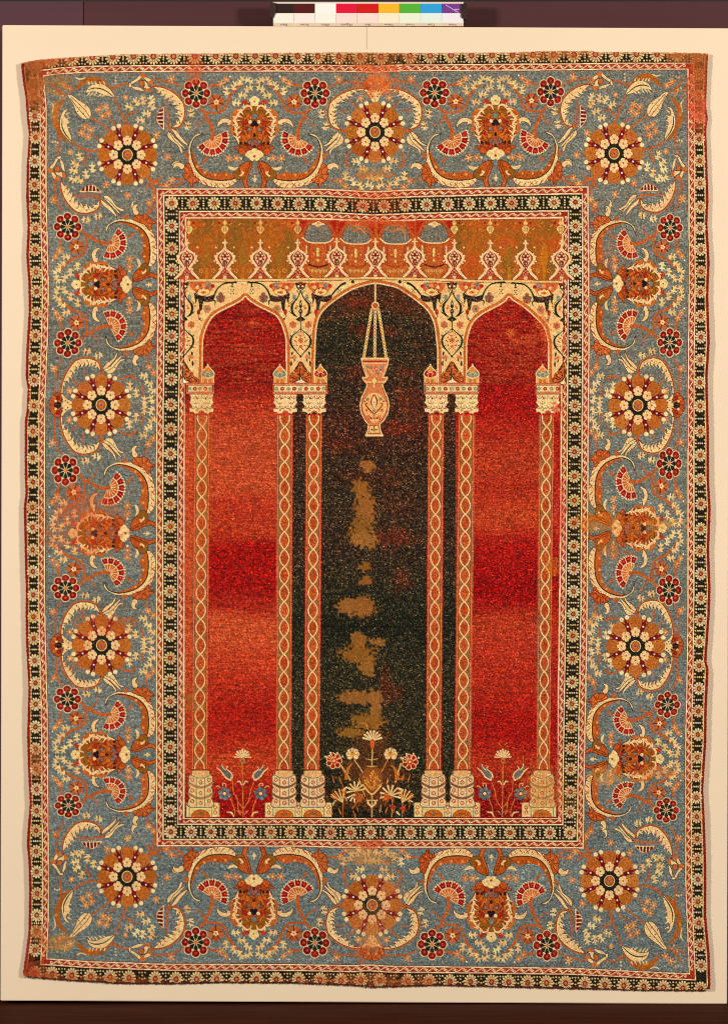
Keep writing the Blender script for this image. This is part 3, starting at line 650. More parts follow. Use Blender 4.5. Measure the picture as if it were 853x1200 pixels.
# spandrels
sp = np.vstack([np.c_[xs, YS(xs)], [(XG(450), 449.5), (XF(450), 449.5)]])
fill(sp, (246, 191, 124))
def stripe(d, w, c): stroke(np.c_[xs, YS(xs)+d], w, c)
stripe(0, 2.6, (244, 184, 112)); stripe(-1.6, .6, (120, 30, 14)); stripe(1.7, .8, (120, 60, 28))
def arab(ax, sg, wide, dy=0.):
    p = Pen(290, 330, 8.53, lambda q: np.c_[ax+sg*(q[:, 0]-352.5), q[:, 1]+dy]); X = 533
    D = DK
    L = lambda pts, w, c=D: p.line([(X+a, b) for a, b in pts], w, c)
    P = lambda pts, c, **k: p.poly([(X+a, b) for a, b in pts], c, **k)
    O = lambda a, b, r, c, **k: p.disc(X+a, b, r, c, **k)
    # orange palmette against the frieze
    P([(60, 20), (130, 12), (260, 14), (300, 40), (290, 80), (250, 118), (210, 140), (150, 130), (110, 100), (80, 70)], (214, 110, 52))
    P([(140, 95), (200, 68), (262, 90), (255, 125), (200, 146), (150, 134)], (248, 204, 130), ol=(170, 60, 30), olw=.7)
    P([(170, 110), (200, 96), (235, 108), (200, 128)], (222, 120, 60)); O(200, 112, 1., (150, 90, 40))
    O(250, 38, 2.5, (126, 126, 112), ry=3.2); O(205, 42, 2.2, (226, 150, 90)); O(165, 36, 2.6, (198, 84, 40)); O(295, 48, 2.3, (176, 36, 22)); O(140, 60, 2, (244, 190, 130)); O(120, 34, 1.8, (190, 70, 40)); O(225, 68, 1.8, (190, 80, 40)); O(180, 74, 1.2, (160, 40, 24))
    # calyx on the axis
    P([(0, 20), (55, 15), (45, 45), (30, 60), (10, 75), (0, 80)], (80, 34, 24)); O(22, 50, 1.3, CR); O(10, 22, 2, (170, 70, 50))
    L([(0, 15), (40, 50), (15, 85)], 1.2)
    # lyre
    L([(2, 90), (14, 130), (40, 180), (78, 225), (88, 275), (72, 330), (38, 352)], [1., 1.4, 1.4, 2.6, 3., 2.6, 1.2])
    L([(60, 330), (95, 318), (112, 300)], [1.6, 1.2, .8]); L([(40, 90), (28, 105), (14, 135)], .7)
    L([(0, 190), (10, 230), (0, 270)], 1.); O(0, 250, 2., D); P([(0, 275), (22, 300), (0, 330)], D); O(0, 298, 1.2, (160, 110, 90)); L([(0, 330), (0, 500)], [1.8, 1, 1])
    P([(0, 350), (45, 380), (25, 395), (0, 400)], D); O(0, 386, 1., (170, 90, 60))
    O(38, 250, 1.6, (226, 140, 60)); O(48, 270, 1.2, (196, 70, 40)); O(62, 160, 2.2, (140, 140, 118), ry=3.4); L([(70, 185), (105, 215)], .8, (150, 60, 34))
    O(115, 245, 1.4, (206, 120, 40)); O(100, 225, 1., (206, 120, 40))
    # lion-like cloud
    P([(112, 118), (150, 140), (200, 150), (250, 152), (290, 140), (312, 150), (292, 195), (240, 205), (190, 196), (150, 180), (118, 160)], (52, 32, 26), ol=(40, 24, 16), olw=.5)
    P([(150, 180), (196, 190), (192, 240), (182, 290), (160, 285), (156, 230)], (48, 34, 24)); L([(118, 160), (128, 190), (118, 222)], [2.2, 2, .8]); L([(112, 125), (135, 110), (150, 92)], [1.4, .9, .6])
    O(218, 172, 1.3, (110, 70, 60)); O(178, 200, 1.2, (110, 70, 50))
    O(152, 308, 2.2, (186, 40, 24), ry=3.4); L([(165, 290), (150, 340), (160, 380), (182, 392)], .9, (120, 50, 24))
    # six-petalled flowers
    for (cx, cy, rr) in ((78, 435, 4.6), (0, 590, 3.6)):
        for k in range(6):
            a = k*math.pi/3+.5; O(cx+math.cos(a)*rr*.62*8.53, cy+math.sin(a)*rr*.62*8.53, rr*.36, jit((216, 104, 48), 6))
        O(cx, cy, rr*.36, (130, 122, 110))
    # net of vines
    L([(0, 470), (40, 510), (88, 552), (100, 600), (85, 650), (40, 705), (0, 752)], [.9, 1.1, 2., 2.6, 2.2, 1.3, 1]); L([(88, 552), (110, 535)], [1.4, .8]); L([(85, 650), (60, 640)], [1.2, .7]); L([(85, 650), (110, 668)], [1.2, .7])
    L([(0, 500), (35, 530), (0, 545)], .8, (190, 80, 40)); L([(30, 690), (0, 650)], .9, (180, 70, 36)); O(0, 650, 1.8, (206, 90, 50)); O(0, 545, 1.3, (214, 110, 60))
    for a, b in ((42, 560), (46, 600), (38, 640), (60, 590)): O(a, b, .9, (150, 60, 30))
    O(60, 505, 1.6, (176, 170, 130))
    P([(75, 700), (95, 715), (92, 745), (80, 735)], D); P([(62, 745), (70, 800), (55, 790)], D); P([(90, 790), (105, 820), (95, 850), (84, 830)], (80, 20, 20))
    O(62, 755, 2.2, (220, 120, 84)); O(88, 765, 1.7, (214, 110, 60)); O(45, 800, 1.4, (236, 190, 110)); O(0, 752, 1.4, D)
    # orange scrolls at the foot
    P([(0, 805), (50, 860), (90, 935), (150, 975), (150, 1015), (0, 1015)], (74, 44, 20))
    P([(0, 812), (28, 838), (34, 868), (62, 890), (95, 918), (104, 950), (132, 962), (150, 985), (148, 1013), (40, 1013), (14, 960), (0, 950)], (190, 92, 38), ol=(50, 26, 14), olw=.7)
    L([(0, 870), (22, 850), (14, 835)], 1., (110, 36, 18)); L([(28, 900), (60, 900), (80, 930), (58, 950), (40, 930), (52, 918)], 1.1, (110, 36, 18)); L([(30, 960), (62, 975), (84, 960), (112, 975), (100, 1000), (84, 988)], 1.1, (110, 36, 18)); L([(120, 980), (136, 990), (124, 1005)], 1., (60, 30, 18)); L([(34, 985), (60, 1000), (76, 1008)], 1.1, (50, 30, 18))
    O(50, 932, 1.6, (222, 124, 64)); O(96, 984, 1.4, (222, 124, 64)); O(70, 905, 1.1, (226, 140, 80)); O(8, 860, 1.2, (222, 124, 64)); O(20, 930, 1.2, (60, 40, 24))
    P([(0, 955), (14, 985), (45, 1005), (45, 1014), (0, 1014)], (252, 226, 170))
    if wide:   # towards the side niches
        L([(300, 160), (330, 90), (375, 40), (420, 20), (520, 8)], [2.4, 1.8, 1.6, 1.8, 2]); L([(290, 185), (318, 200), (312, 240)], [1.8, 1.6, .8])
        for k in range(5): O(430+k*24, 14, .9, D)
        O(372, 130, 2.6, (150, 96, 60)); O(345, 160, 2.4, (128, 96, 80)); O(398, 160, 2.4, (160, 110, 60)); O(372, 165, 3.4, (130, 88, 70)); O(350, 190, 2.2, (136, 108, 70)); O(392, 190, 2.2, (150, 100, 80)); O(372, 200, 1.8, (140, 80, 60)); O(372, 178, 1.4, (186, 50, 30))
        for k in range(6):
            a = k*math.pi/3; O(236+math.cos(a)*26, 275+math.sin(a)*26, 1.9, (206, 130, 70))
        O(236, 275, 2, (120, 118, 130)); L([(222, 318), (160, 380)], [1, 1.4]); L([(214, 325), (176, 362)], 1.6, (250, 214, 150))
        L([(488, 15), (486, 55)], [2, 1.2]); L([(478, 55), (496, 55)], 1.2)
        for a, b in ((475, 85), (500, 85), (488, 103), (475, 122), (500, 122)): O(a, b, .8, D)
    else:
        L([(300, 150), (345, 95), (400, 40), (440, 20)], [1.6, 2, 2.4, 3]); L([(300, 170), (325, 180)], [1.4, .8])
        P([(400, 60), (470, 25), (560, 12), (470, 45), (400, 95)], (250, 214, 140)); O(520, 8, 2, D)
        for a, b in ((375, 80), (400, 80), (388, 95), (375, 108), (400, 108)): O(a, b, .75, D)
arab(352.5, -1, True); arab(352.5, 1, False); arab(529.3, -1, False); arab(529.3, 1, True); arab(215.5, 1, True); arab(660.5, -1, True, 1)
lab(fr_poly, 8); lab(sp, 9)

# niches
def grad(stops):
    s = np.array([(a, *c) for a, c in stops], float)
    return lambda y: np.stack([np.interp(y, s[:, 0], s[:, k]) for k in (1, 2, 3)], -1)
RA, RB, RC, RE = (152, 26, 15), (178, 66, 34), (128, 16, 10), (166, 48, 26)
Gl = grad([(340, RA), (395, (152, 16, 10)), (420, (160, 26, 14)), (436, RC), (452, RC), (470, RE), (482, (184, 52, 26)), (498, RB), (545, (188, 70, 36)), (585, (192, 72, 36)), (595, (170, 30, 16)), (604, (166, 26, 14)), (610, (190, 74, 34)), (624, (186, 68, 32)), (634, (150, 14, 8)), (690, (152, 12, 8)), (704, (136, 8, 6)), (712, (190, 66, 34)), (740, (200, 78, 40)), (790, (186, 50, 24)), (810, (176, 44, 20)), (822, (160, 24, 12)), (860, (166, 28, 14)), (885, (184, 58, 26)), (905, (184, 62, 26)), (925, (160, 22, 12)), (957, (140, 12, 10))])
Gr_ = grad([(340, (160, 20, 12)), (420, RA), (480, (150, 14, 10)), (500, (166, 34, 18)), (540, (172, 56, 26)), (585, (164, 36, 20)), (602, (190, 72, 30)), (618, (184, 60, 28)), (630, (160, 20, 12)), (690, (142, 8, 8)), (706, (138, 6, 6)), (716, (176, 56, 26)), (760, (178, 48, 26)), (808, (168, 34, 16)), (814, (186, 62, 30)), (820, (160, 22, 12)), (870, (158, 16, 10)), (886, (172, 48, 24)), (912, (168, 46, 20)), (930, (136, 10, 10)), (957, (120, 6, 10))])
Gc_ = grad([(334, (66, 38, 22)), (356, (74, 44, 24)), (364, (46, 38, 22)), (400, (40, 35, 22)), (450, (50, 36, 22)), (480, (58, 34, 22)), (500, (66, 32, 20)), (530, (56, 34, 22)), (560, (44, 34, 22)), (640, (52, 36, 24)), (700, (36, 34, 20)), (730, (26, 26, 16)), (780, (40, 36, 22)), (860, (44, 38, 22)), (957, (30, 28, 16))])
Gc = lambda y: Gc_(y)*.96+2
def niche(arch, xb0, xb1, G, k, seed, spk):
    a = crom(arch, False, 8); a = np.array([(x, y) for x, y in a])
    poly = np.vstack([[(xb0, 958)], a, [(xb1, 958)]])
    m, x0, y0, x1, y1 = mask_poly(poly)
    ys = np.arange(y0, y1)/SS+Y0
    wob = (vnoise(40, 9, seed)[y0:y1, x0:x1]-.5)*30+(vnoise(14, 2, seed+9)[y0:y1, x0:x1]-.5)*26
    yy = ys[:, None]+wob
    c = (sum(G(yy+o_) for o_ in (-15, -10, -5, 0, 5, 10, 15))/7).astype(np.float32)
    st = (vnoise(30, .8, seed+1)-.5)[y0:y1, x0:x1]*.34+(vnoise(9, .7, seed+3)-.5)[y0:y1, x0:x1]*.3+(vnoise(1, 30, seed+4)-.5)[y0:y1, x0:x1]*.07
    c = c*(1+st[..., None])
    # streaks where the pile has thinned row by row
    t = np.clip((vnoise(26, 1.6, seed+11)*.6+vnoise(5, .9, seed+12)*.5+vnoise(30, 60, seed+13)*.5-.86)[y0:y1, x0:x1]*2.0, 0, .36)[..., None]
    c = c*(1-t)+np.array((206, 96, 48) if k != 11 else (92, 42, 24), np.float32)*t
    t = np.clip((vnoise(30, 2.2, seed+15)*.6+vnoise(4, 1.2, seed+16)*.5-.72)[y0:y1, x0:x1]*2., 0, .34)[..., None]
    c = c*(1-t)+np.array((112, 8, 8) if k != 11 else (20, 20, 12), np.float32)*t
    t = np.where(rng.random(c.shape[:2]).repeat(1, 0)[:, :] > .9, .34, 0)[..., None]*(c[..., :1] > 150 if k != 11 else .0)
    c = c*(1-t)+np.array((226, 128, 76), np.float32)*t
    c = c*(.9 if k != 11 else 1)
    # worn knots let the warp show
    w = np.clip((vnoise(6, 3, seed+5)[y0:y1, x0:x1]*vnoise(38, 40, seed+6)[y0:y1, x0:x1]-.42)*spk*.5, 0, .22)[..., None]
    c = c*(1-w)+np.array((214, 110, 56), np.float32)*w
    IMG[y0:y1, x0:x1][m] = c[m]
    lab(poly, k)
    return a
aL = niche([(238, 449), (238.1, 430), (238.5, 400), (241, 388.6), (246.3, 377), (254.5, 368), (276.8, 356.4), (284, 352), (288, 348.4), (292, 352.4), (304, 360), (321.6, 369), (328.7, 378), (332.8, 388.6), (335, 400), (335.5, 430), (335.5, 449)], 216.8, 345, Gl, 10, 31, 2.2)
aR = niche([(547, 449), (546.9, 430), (547, 405), (548.6, 393), (553.9, 379), (565, 368.7), (585, 358), (592, 353), (596, 348.6), (600.4, 352.6), (614, 361.4), (628, 374), (636.3, 383.4), (640.4, 396.3), (641.6, 405.7), (641.6, 438), (641.6, 450)], 535, 652, Gr_, 12, 61, 2.9)
aC = niche([(369, 449), (369, 430), (369.7, 412), (370.3, 395.6), (372, 380.4), (376.8, 367.5), (389.8, 355), (411, 341), (426, 335.6), (439.2, 333), (453, 335), (467.4, 339.4), (490, 355), (501.7, 366.3), (508.2, 380.4), (510.5, 395.6), (512, 412), (512.3, 430), (512.3, 449)], 341, 533, Gc, 11, 91, .6)
# ground between and beside the columns below the arcade
def Gs(G, y): return sum(G(y+o_) for o_ in (-15, -10, -5, 0, 5, 10, 15))/7
def block(xa, xb, G, seed, k):
    q = [(xa, 450), (xb, 450), (xb, 958), (xa, 958)]
    m, x0, y0, x1, y1 = mask_poly(q)
    ys = np.arange(y0, y1)/SS+Y0
    c = Gs(G, ys[:, None]+(vnoise(40, 8, seed)[y0:y1, x0:x1]-.5)*14).astype(np.float32)
    c = c*(1+((vnoise(12, .7, seed+1)-.5)[y0:y1, x0:x1]*.3)[..., None])
    IMG[y0:y1, x0:x1] = c; lab(q, k)
block(217.6, 345, Gl, 31, 10); block(530, 652.4, Gr_, 61, 12)
fill(np.array([(217.6, 486), (227, 486), (224, 905), (216.8, 905)]), (196, 74, 34), .6)
fill(np.array([(650, 486), (656, 486), (651, 905), (645.5, 905)]), (160, 26, 18), .5)
block(343, 533, Gc, 91, 11)
for a in (aL, aR, aC):
    n = np.gradient(a, axis=0); n = np.c_[n[:, 1], -n[:, 0]]; n /= np.hypot(*n.T)[:, None]+1e-9
    stroke(a+n*4.1, .8, (140, 70, 30)); stroke(a+n*2.7, 2.7, (206, 106, 42)); stroke(a+n*.5, 1.6, (250, 196, 140))
    fill_c = None

# reddish wear and tan reweaving in the dark niche
def blot(x, y, rx, ry, col, al, seed, cell=3., rag=.75):
    x0 = max(int((x-rx*1.5-X0)*SS), 0); x1 = min(int((x+rx*1.5-X0)*SS), W); y0 = max(int((y-ry*1.5-Y0)*SS), 0); y1 = min(int((y+ry*1.5-Y0)*SS), H)
    X = (np.arange(x0, x1)/SS+X0-x)/rx; Y = (np.arange(y0, y1)/SS+Y0-y)/ry
    r = np.sqrt(X[None, :]**2+Y[:, None]**2)
    rr = np.random.default_rng(seed); nz = rr.random((int((Y1-Y0)/cell)+3, int((X1-X0)/cell)+3)).astype(np.float32)
    xi = (np.arange(x0, x1)/SS/cell); yi = (np.arange(y0, y1)/SS/cell); a, b = xi.astype(int), yi.astype(int); fx, fy = xi-a, yi-b
    N = nz[b][:, a]*(1-fy)[:, None]*(1-fx)+nz[b+1][:, a]*fy[:, None]*(1-fx)+nz[b][:, a+1]*(1-fy)[:, None]*fx+nz[b+1][:, a+1]*fy[:, None]*fx
    g = np.clip((1.05-r+(N-.5)*rag)*2.8, 0, 1)*al
    v = IMG[y0:y1, x0:x1]; v[:] = v*(1-g[..., None])+np.array(col, np.float32)*g[..., None]
for (x, y, rx, ry, al) in ((422, 355, 24, 8, .6), (470, 352, 16, 16, .25), (425, 388, 16, 8, .55), (452, 388, 10, 8, .4), (478, 436, 14, 6, .45), (420, 436, 20, 8, .35), (478, 468, 20, 20, .4), (470, 502, 24, 10, .55), (395, 520, 28, 10, .3), (460, 630, 26, 12, .5), (470, 680, 12, 16, .35), (450, 800, 8, 24, .4), (462, 812, 10, 14, .35), (440, 560, 50, 14, .25), (470, 590, 30, 20, .2)):
    blot(x, y, rx, ry, (122, 42, 20), al, int(x*y) % 997, 2.2, 1.3)
TAN = (156, 98, 38)
for (x, y, rx, ry) in ((431, 546, 11, 7), (424, 572, 12, 12), (428, 596, 15, 18), (423, 620, 14, 18), (426, 632, 18, 11), (428, 664, 8, 5), (429, 681, 10, 6), (417, 711, 26, 11), (428, 712, 12, 14), (421, 750, 12, 10), (420, 766, 24, 12), (430, 782, 12, 12), (443, 752, 10, 5), (420, 817, 26, 9), (440, 825, 8, 20), (430, 845, 22, 12), (412, 858, 16, 8)):
    blot(x, y, rx, ry, jit(TAN, 5), .93, int(x*7+y), 2.4, 1.0)
for (x, y, rx, ry) in ((438, 872, 22, 18), (420, 900, 22, 16), (455, 905, 24, 20), (420, 935, 36, 14), (440, 925, 20, 20)):
    blot(x, y, rx, ry, (120, 62, 26), .6, int(x*3+y), 2.2, 1.4)
stroke([(373, 733.6), (500, 734.6)], 1.6, (18, 17, 12))
# worn spots in the right niche
for (x, y, rx, ry, al) in ((598, 390, 5, 4, .7), (603, 398, 6, 5, .5), (634, 378, 8, 14, .5), (622, 400, 12, 10, .35), (640, 400, 5, 20, .35), (617, 437, 8, 16, .2), (297, 378, 5, 4, .5), (612, 355, 6, 6, .3)):
    blot(x, y, rx, ry, (216, 98, 42), al, int(x+y*3), 1.4, 2.)

# ------------------------------------------------------------------ columns
def shaft(xt, xb, wt, wb, grey=0, k=0):
    y0, y1 = 486, 902
    def M(u, y):
        y = np.broadcast_to(np.asarray(y, float), np.shape(u)) if np.ndim(y) == 0 else y
        t = (y-y0)/(y1-y0); return np.c_[(xt+(xb-xt)*t)+u*(wt+(wb-wt)*t)/2, y]
    Y = np.linspace(y0, y1, 60); poly = np.vstack([M(-1, Y), M(1, Y)[::-1]])
    fill(poly, (206, 74, 36)); lab(poly, k)
    stroke(M(-.96, Y), .8, (120, 90, 60) if grey == 1 else (150, 40, 20)); stroke(M(.96, Y), .8, (150, 110, 70) if grey == 2 else (150, 40, 20))
    stroke(M(-.8, Y), .7, (226, 120, 70)); stroke(M(.8, Y), .7, (226, 120, 70))
    fill(np.vstack([M(-.68, Y), M(.68, Y)[::-1]]), (162, 102, 50)); stroke(M(-.7, Y), .5, (130, 40, 20)); stroke(M(.7, Y), .5, (130, 40, 20))
    per = 20.47; base = 500.3-per
    for i in range(-1, 21):
        ya = base+i*per; yb_ = ya+per
        a, b = max(ya, y0+1), min(yb_, y1-1)
        if b-a < 2: continue
        yy = np.linspace(a, b, 14); s = np.clip(np.sin((yy-ya)/per*math.pi), 0, 1)**.85*.56
        col = jit((190, 82, 34), 5)
        fill(np.vstack([M(-s, yy), M(s, yy)[::-1]]), col)
        c = M(np.array([0.]), np.array([(ya+yb_)/2]))[0]
        if y0+4 < c[1] < y1-4:
            t = np.linspace(0, 6.283, 9)
            stroke(c+np.c_[np.cos(t)*2.4, np.sin(t)*3.8], .6, (168, 66, 26)); stroke([c-(0, 1), c+(0, 1)], 1., (150, 70, 26))
    yy = np.arange(y0+1.5, y1-1, 1.)
    s = .56*np.sign(np.sin((yy-base)/per*math.pi))*np.abs(np.sin((yy-base)/per*math.pi))**.85
    for sg in (1, -1):
        stroke(M(sg*s, yy), 2.3, (150, 50, 24)); 
    for sg in (1, -1): stroke(M(sg*s, yy), 1.6, jit((248, 188, 126), 4))
    stroke(M(np.array([-1, 1]), y0+.6), 1.2, (190, 50, 26)); stroke(M(np.array([-1, 1]), y1-.4), 1.2, (160, 40, 20))
    # where blue wool fills the triangles
    if grey:
        for i in range(20):
            c = M(np.array([.52 if grey == 2 else -.52]), np.array([base+(i+1)*per]))[0]; stroke([c, c+(0, 1.)], 2., (128, 112, 80))
def capital(x, k, pale=0):
    w = 13.4; y0, y1 = 462.4, 485.8
    cr = (244, 206, 142) if pale else (255, 206, 146)
    pts = [(-w, y0), (w, y0), (w-1, y0+7), (w+.6, y0+9.4), (w-1.6, y0+12), (w-3, y0+15), (w+.6, y0+17), (w, y0+20.4), (w-4, y0+20.6), (w-6, y1-.6), (w-9, y1-2), (5, y1-1), (0, y1-3), (-5, y1-1), (9-w, y1-2), (6-w, y1-.6), (4-w, y0+20.6), (-w, y0+20.4), (-w-.6, y0+17), (3-w, y0+15), (1.6-w, y0+12), (-w-.6, y0+9.4), (1-w, y0+7)]
    q = np.array([(x+a, b) for a, b in pts]); fill(q, cr); lab(np.array([(x-w-.5, y0), (x+w+.5, y0), (x+w-2, y1), (x-w+2, y1)]), k)
    o = (150, 60, 34) if not pale else (156, 110, 70)
    for r, n, off in ((4.6, 4, 0), (11, 3, 0), (16.6, 4, 0)):
        for j in range(n):
            cx = x+(j-(n-1)/2)*6.6
            t = np.linspace(.1, 3.04, 8); stroke(np.c_[cx+np.cos(t)*3.3, y0+r-3.4+np.sin(t)*3.6], .7, o)
            stroke([(cx, y0+r-2.4), (cx+.1, y0+r-1.2)], .9, (190, 90, 60) if not pale else (190, 140, 90))
    fill(crom([(x, y0+5), (x+4, y0+8.4), (x, y0+11.6), (x-4, y0+8.4)], True), cr)
    for s in (-1, 1): stroke([(x+s*5.6, y0+18), (x+s*5.8, y0+18.4)], 2.4, (196, 90, 50)); stroke([(x+s*5.6, y0+18), (x+s*5.8, y0+18.2)], 1., cr); stroke([(x+s*5, y0+4), (x+s*5, y0+5.4)], 1.5, (150, 40, 24))
    t = np.linspace(0, math.pi, 10); stroke(np.c_[x+np.cos(t)*3.4, y1-.6-np.sin(t)*3.4], 1.6, (200, 84, 40)); 
def entab(xa, xb, reds):
    y0, y1 = 448.8, 462.2
    fill([(xa, y0), (xb, y0), (xb, y1), (xa, y1)], (206, 78, 44)); 
    stroke([(xa, y0+.6), (xb, y0+.6)], .7, (120, 26, 14)); stroke([(xa, y1-.3), (xb, y1-.3)], .8, (150, 50, 28)); stroke([(xa+.5, y0+1.6), (xb-.5, y0+1.6)], .8, (236, 150, 100)); stroke([(xa+.5, y1-1.4), (xb-.5, y1-1.4)], .8, (236, 150, 100))
    fill([(xa+1.2, y0+2.6), (xb-1.2, y0+2.6), (xb-1.2, y1-2.2), (xa+1.2, y1-2.2)], (120, 22, 14)); fill([(xa+2, y0+3.3), (xb-2, y0+3.3), (xb-2, y1-2.9), (xa+2, y1-2.9)], (246, 200, 140))
    n = max(int((xb-xa-4)/6.9), 1)
    for j in range(n+1):
        cx = xa+4+j*(xb-xa-8)/n; cy = (y0+y1)/2+.3
        if j % 2: stroke([(cx, cy), (cx+.1, cy)], 4.7, (170, 40, 24)); stroke([(cx, cy), (cx+.1, cy)], 1.6, (236, 150, 80))
        else: stroke([(cx, cy), (cx+.1, cy)], 4.4, (150, 146, 112)); stroke([(cx, cy), (cx+.1, cy)], 1.4, (220, 180, 130))
def cupola(x, red, k):
    y = 448.6
    fill([(x-7.2, 440), (x+7.4, 440), (x+7.4, y), (x-7.2, y)], (232, 164, 84)); stroke([(x-7, 441), (x-7, y)], .8, CR); stroke([(x+7, 441), (x+7, y)], .8, CR)
    fill([(x-4, 444.5), (x+4, 444.5), (x+4, y), (x-4, y)], (206, 120, 50)); stroke([(x, 445), (x, y)], .7, CR)
    d = crom([(x, 429), (x+3.4, 432.5), (x+6.4, 435.6), (x+7.6, 439.6), (x+4, 442.4), (x, 443.2), (x-4, 442.4), (x-7.6, 439.6), (x-6.4, 435.6), (x-3.4, 432.5)], True)
    fill(d, (170, 30, 18) if red else (140, 146, 120))
    fill(crom([(x, 429), (x+3.4, 432.5), (x+4.6, 434.4), (x, 437), (x-4.6, 434.4), (x-3.4, 432.5)], True), (228, 136, 60))
    stroke(np.vstack([d, d[:1]]), 1.1, (248, 196, 134))
    stroke(crom([(x-4, 438.6), (x, 436.4), (x+4, 438.6)], False), .8, (248, 196, 134)); stroke([(x-2, 439), (x-2.6, 442)], .6, (230, 180, 120)); stroke([(x+2, 439), (x+2.6, 442)], .6, (230, 180, 120))
    stroke([(x, 427.6), (x, 429.6)], 2., (248, 190, 130)); stroke([(x-1.6, 430), (x+1.6, 430)], .9, (248, 190, 130))
def base(x, k, pale=0, red=0):
    w = 14.; cr = (236, 194, 128) if pale else (244, 194, 138)
    q = crom([(x-9.5, 902.6), (x+9.5, 902.6), (x+10, 906), (x+13.4, 908.6), (x+w, 912.5), (x+w, 920), (x+w-1.6, 922.4), (x+w, 924.6), (x+w, 932.6), (x+w-1.6, 935), (x+w, 937), (x+w-.6, 945), (x-w+.6, 945), (x-w, 937), (x-w+1.6, 935), (x-w, 932.6), (x-w, 924.6), (x-w+1.6, 922.4), (x-w, 920), (x-w, 912.5), (x-13.4, 908.6), (x-10, 906)], True, 3)
    fill(q, cr); stroke(np.vstack([q, q[:1]]), 1., (120, 76, 50))
    lab(np.array([(x-w-.2, 902.5), (x+w+.2, 902.5), (x+w+.2, 945), (x-w-.2, 945)]), k)
    fill(crom([(x-9, 903), (x+9, 903), (x+8, 908), (x, 910.4), (x-8, 908)], True), (236, 176, 112)); 
    G_ = (150, 130, 96)
    bcol = (140, 90, 60) if not pale else (176, 128, 76)
    t = np.linspace(-1, 1, 12)
    stroke(np.c_[x+t*12, 907+(1-t*t)*4.4], 1.2, G_)
    for yy in (916.8, 929.6):
        stroke(np.c_[x+t*(w-.4), yy+(1-t*t)*5.6], 2.6, bcol); stroke(np.c_[x+t*(w-.4), yy-1.3+(1-t*t)*5.6], .6, (130, 110, 80))
    for sx in (-4.9, 5.3): stroke([(x+sx, 911.5), (x+sx, 944)], .9, (136, 106, 76))
    for r in range(3):
        for sx, dy in ((-9.6, 0), (.2, 3.2), (10, 0)):
            if sx > 0.5: sx = 9.8
            c = np.array((x+sx, 913.2+r*12.6+dy*(1 if r < 2 else .7)))
            tt = np.linspace(0, 6.283, 9); stroke(c+np.c_[np.cos(tt)*1.9, np.sin(tt)*2.1], 1., (176, 60, 34)); stroke([c, c+(.1, 0)], 1.2, (226, 120, 60))
def plinth(xa, xb, k, cols=((0, 0),)):
    fill([(xa, 940.6), (xa+5, 939.8), (xb-5, 939.8), (xb, 940.6), (xb, 956.8), (xa, 956.8)], (246, 204, 134)); lab(np.array([(xa, 939.8), (xb, 939.8), (xb, 956.8), (xa, 956.8)]), k)
    stroke([(xa, 940.6), (xa, 956.6)], .8, (140, 110, 76)); stroke([(xb, 940.6), (xb, 956.6)], .8, (140, 110, 76))
def plinth_in(x):
    fill([(x-13.6, 945), (x+13.6, 945), (x+13.6, 956.8), (x-13.6, 956.8)], (150, 138, 108)); fill([(x-12.4, 946.4), (x+12.4, 946.4), (x+12.4, 956.8), (x-12.4, 956.8)], (248, 208, 136)); fill([(x-11, 947.6), (x+11, 947.6), (x+11, 956.8), (x-11, 956.8)], (232, 190, 110))
    t = np.linspace(0, math.pi, 14); fill(np.c_[x+np.cos(t)*11, 957-np.sin(t)*8.6], (198, 98, 30)); stroke(np.c_[x+np.cos(t)*11, 957-np.sin(t)*8.6], .7, (130, 50, 20))
    stroke([(x-3, 953), (x+3, 953.4)], 2., (150, 90, 40)); stroke([(x, 951), (x, 955)], 1.2, (120, 110, 70))
def dots2(x):
    for y in (945.6, 951.6):
        tt = np.linspace(0, 6.283, 9); c = np.array((x, y)); stroke(c+np.c_[np.cos(tt)*1.8, np.sin(tt)*2], 1., (190, 70, 40))
COLS = [(237.6, 234.4, 19.4, 20, 235.6, 1, 1), (334, 332.6, 20, 18.6, 333.2, 1, 0), (368.2, 365.6, 19.8, 18.8, 366.8, 0, 0), (510.8, 507.8, 19.4, 18.4, 507.6, 0, 0), (546.2, 541.6, 20.2, 19.6, 541, 2, 0), (640, 636, 18.7, 16.8, 634.6, 1, 1)]
CAPX = [236.8, 334.6, 368.4, 511.2, 546.4, 641.4]
plinth(219, 257.6, 22); plinth(311, 388.8, 25); plinth(485, 562, 28); plinth(611, 651, 37)
K0 = 20
for i, (xt, xb, wt, wb, bx, gr, pale) in enumerate(COLS):
    kk = K0+i*3
    shaft(xt, xb, wt, wb, gr, kk+1); base(bx, kk+2, pale); plinth_in(bx)
    lab(np.array([(bx-20, 939.8), (bx+20, 939.8), (bx+20, 956.8), (bx-20, 956.8)]) if i in (0, 5) else np.array([(bx-(22.4 if i in (1, 3) else 17), 939.8), (bx+(17 if i in (1, 3) else 22.4), 939.8), (bx+(17 if i in (1, 3) else 22.4), 956.8), (bx-(22.4 if i in (1, 3) else 17), 956.8)]), kk+2)
for x in (252.8, 315.4, 350.2, 385, 489, 524.4, 557.6, 616, 649): dots2(x) if x != 649 else None
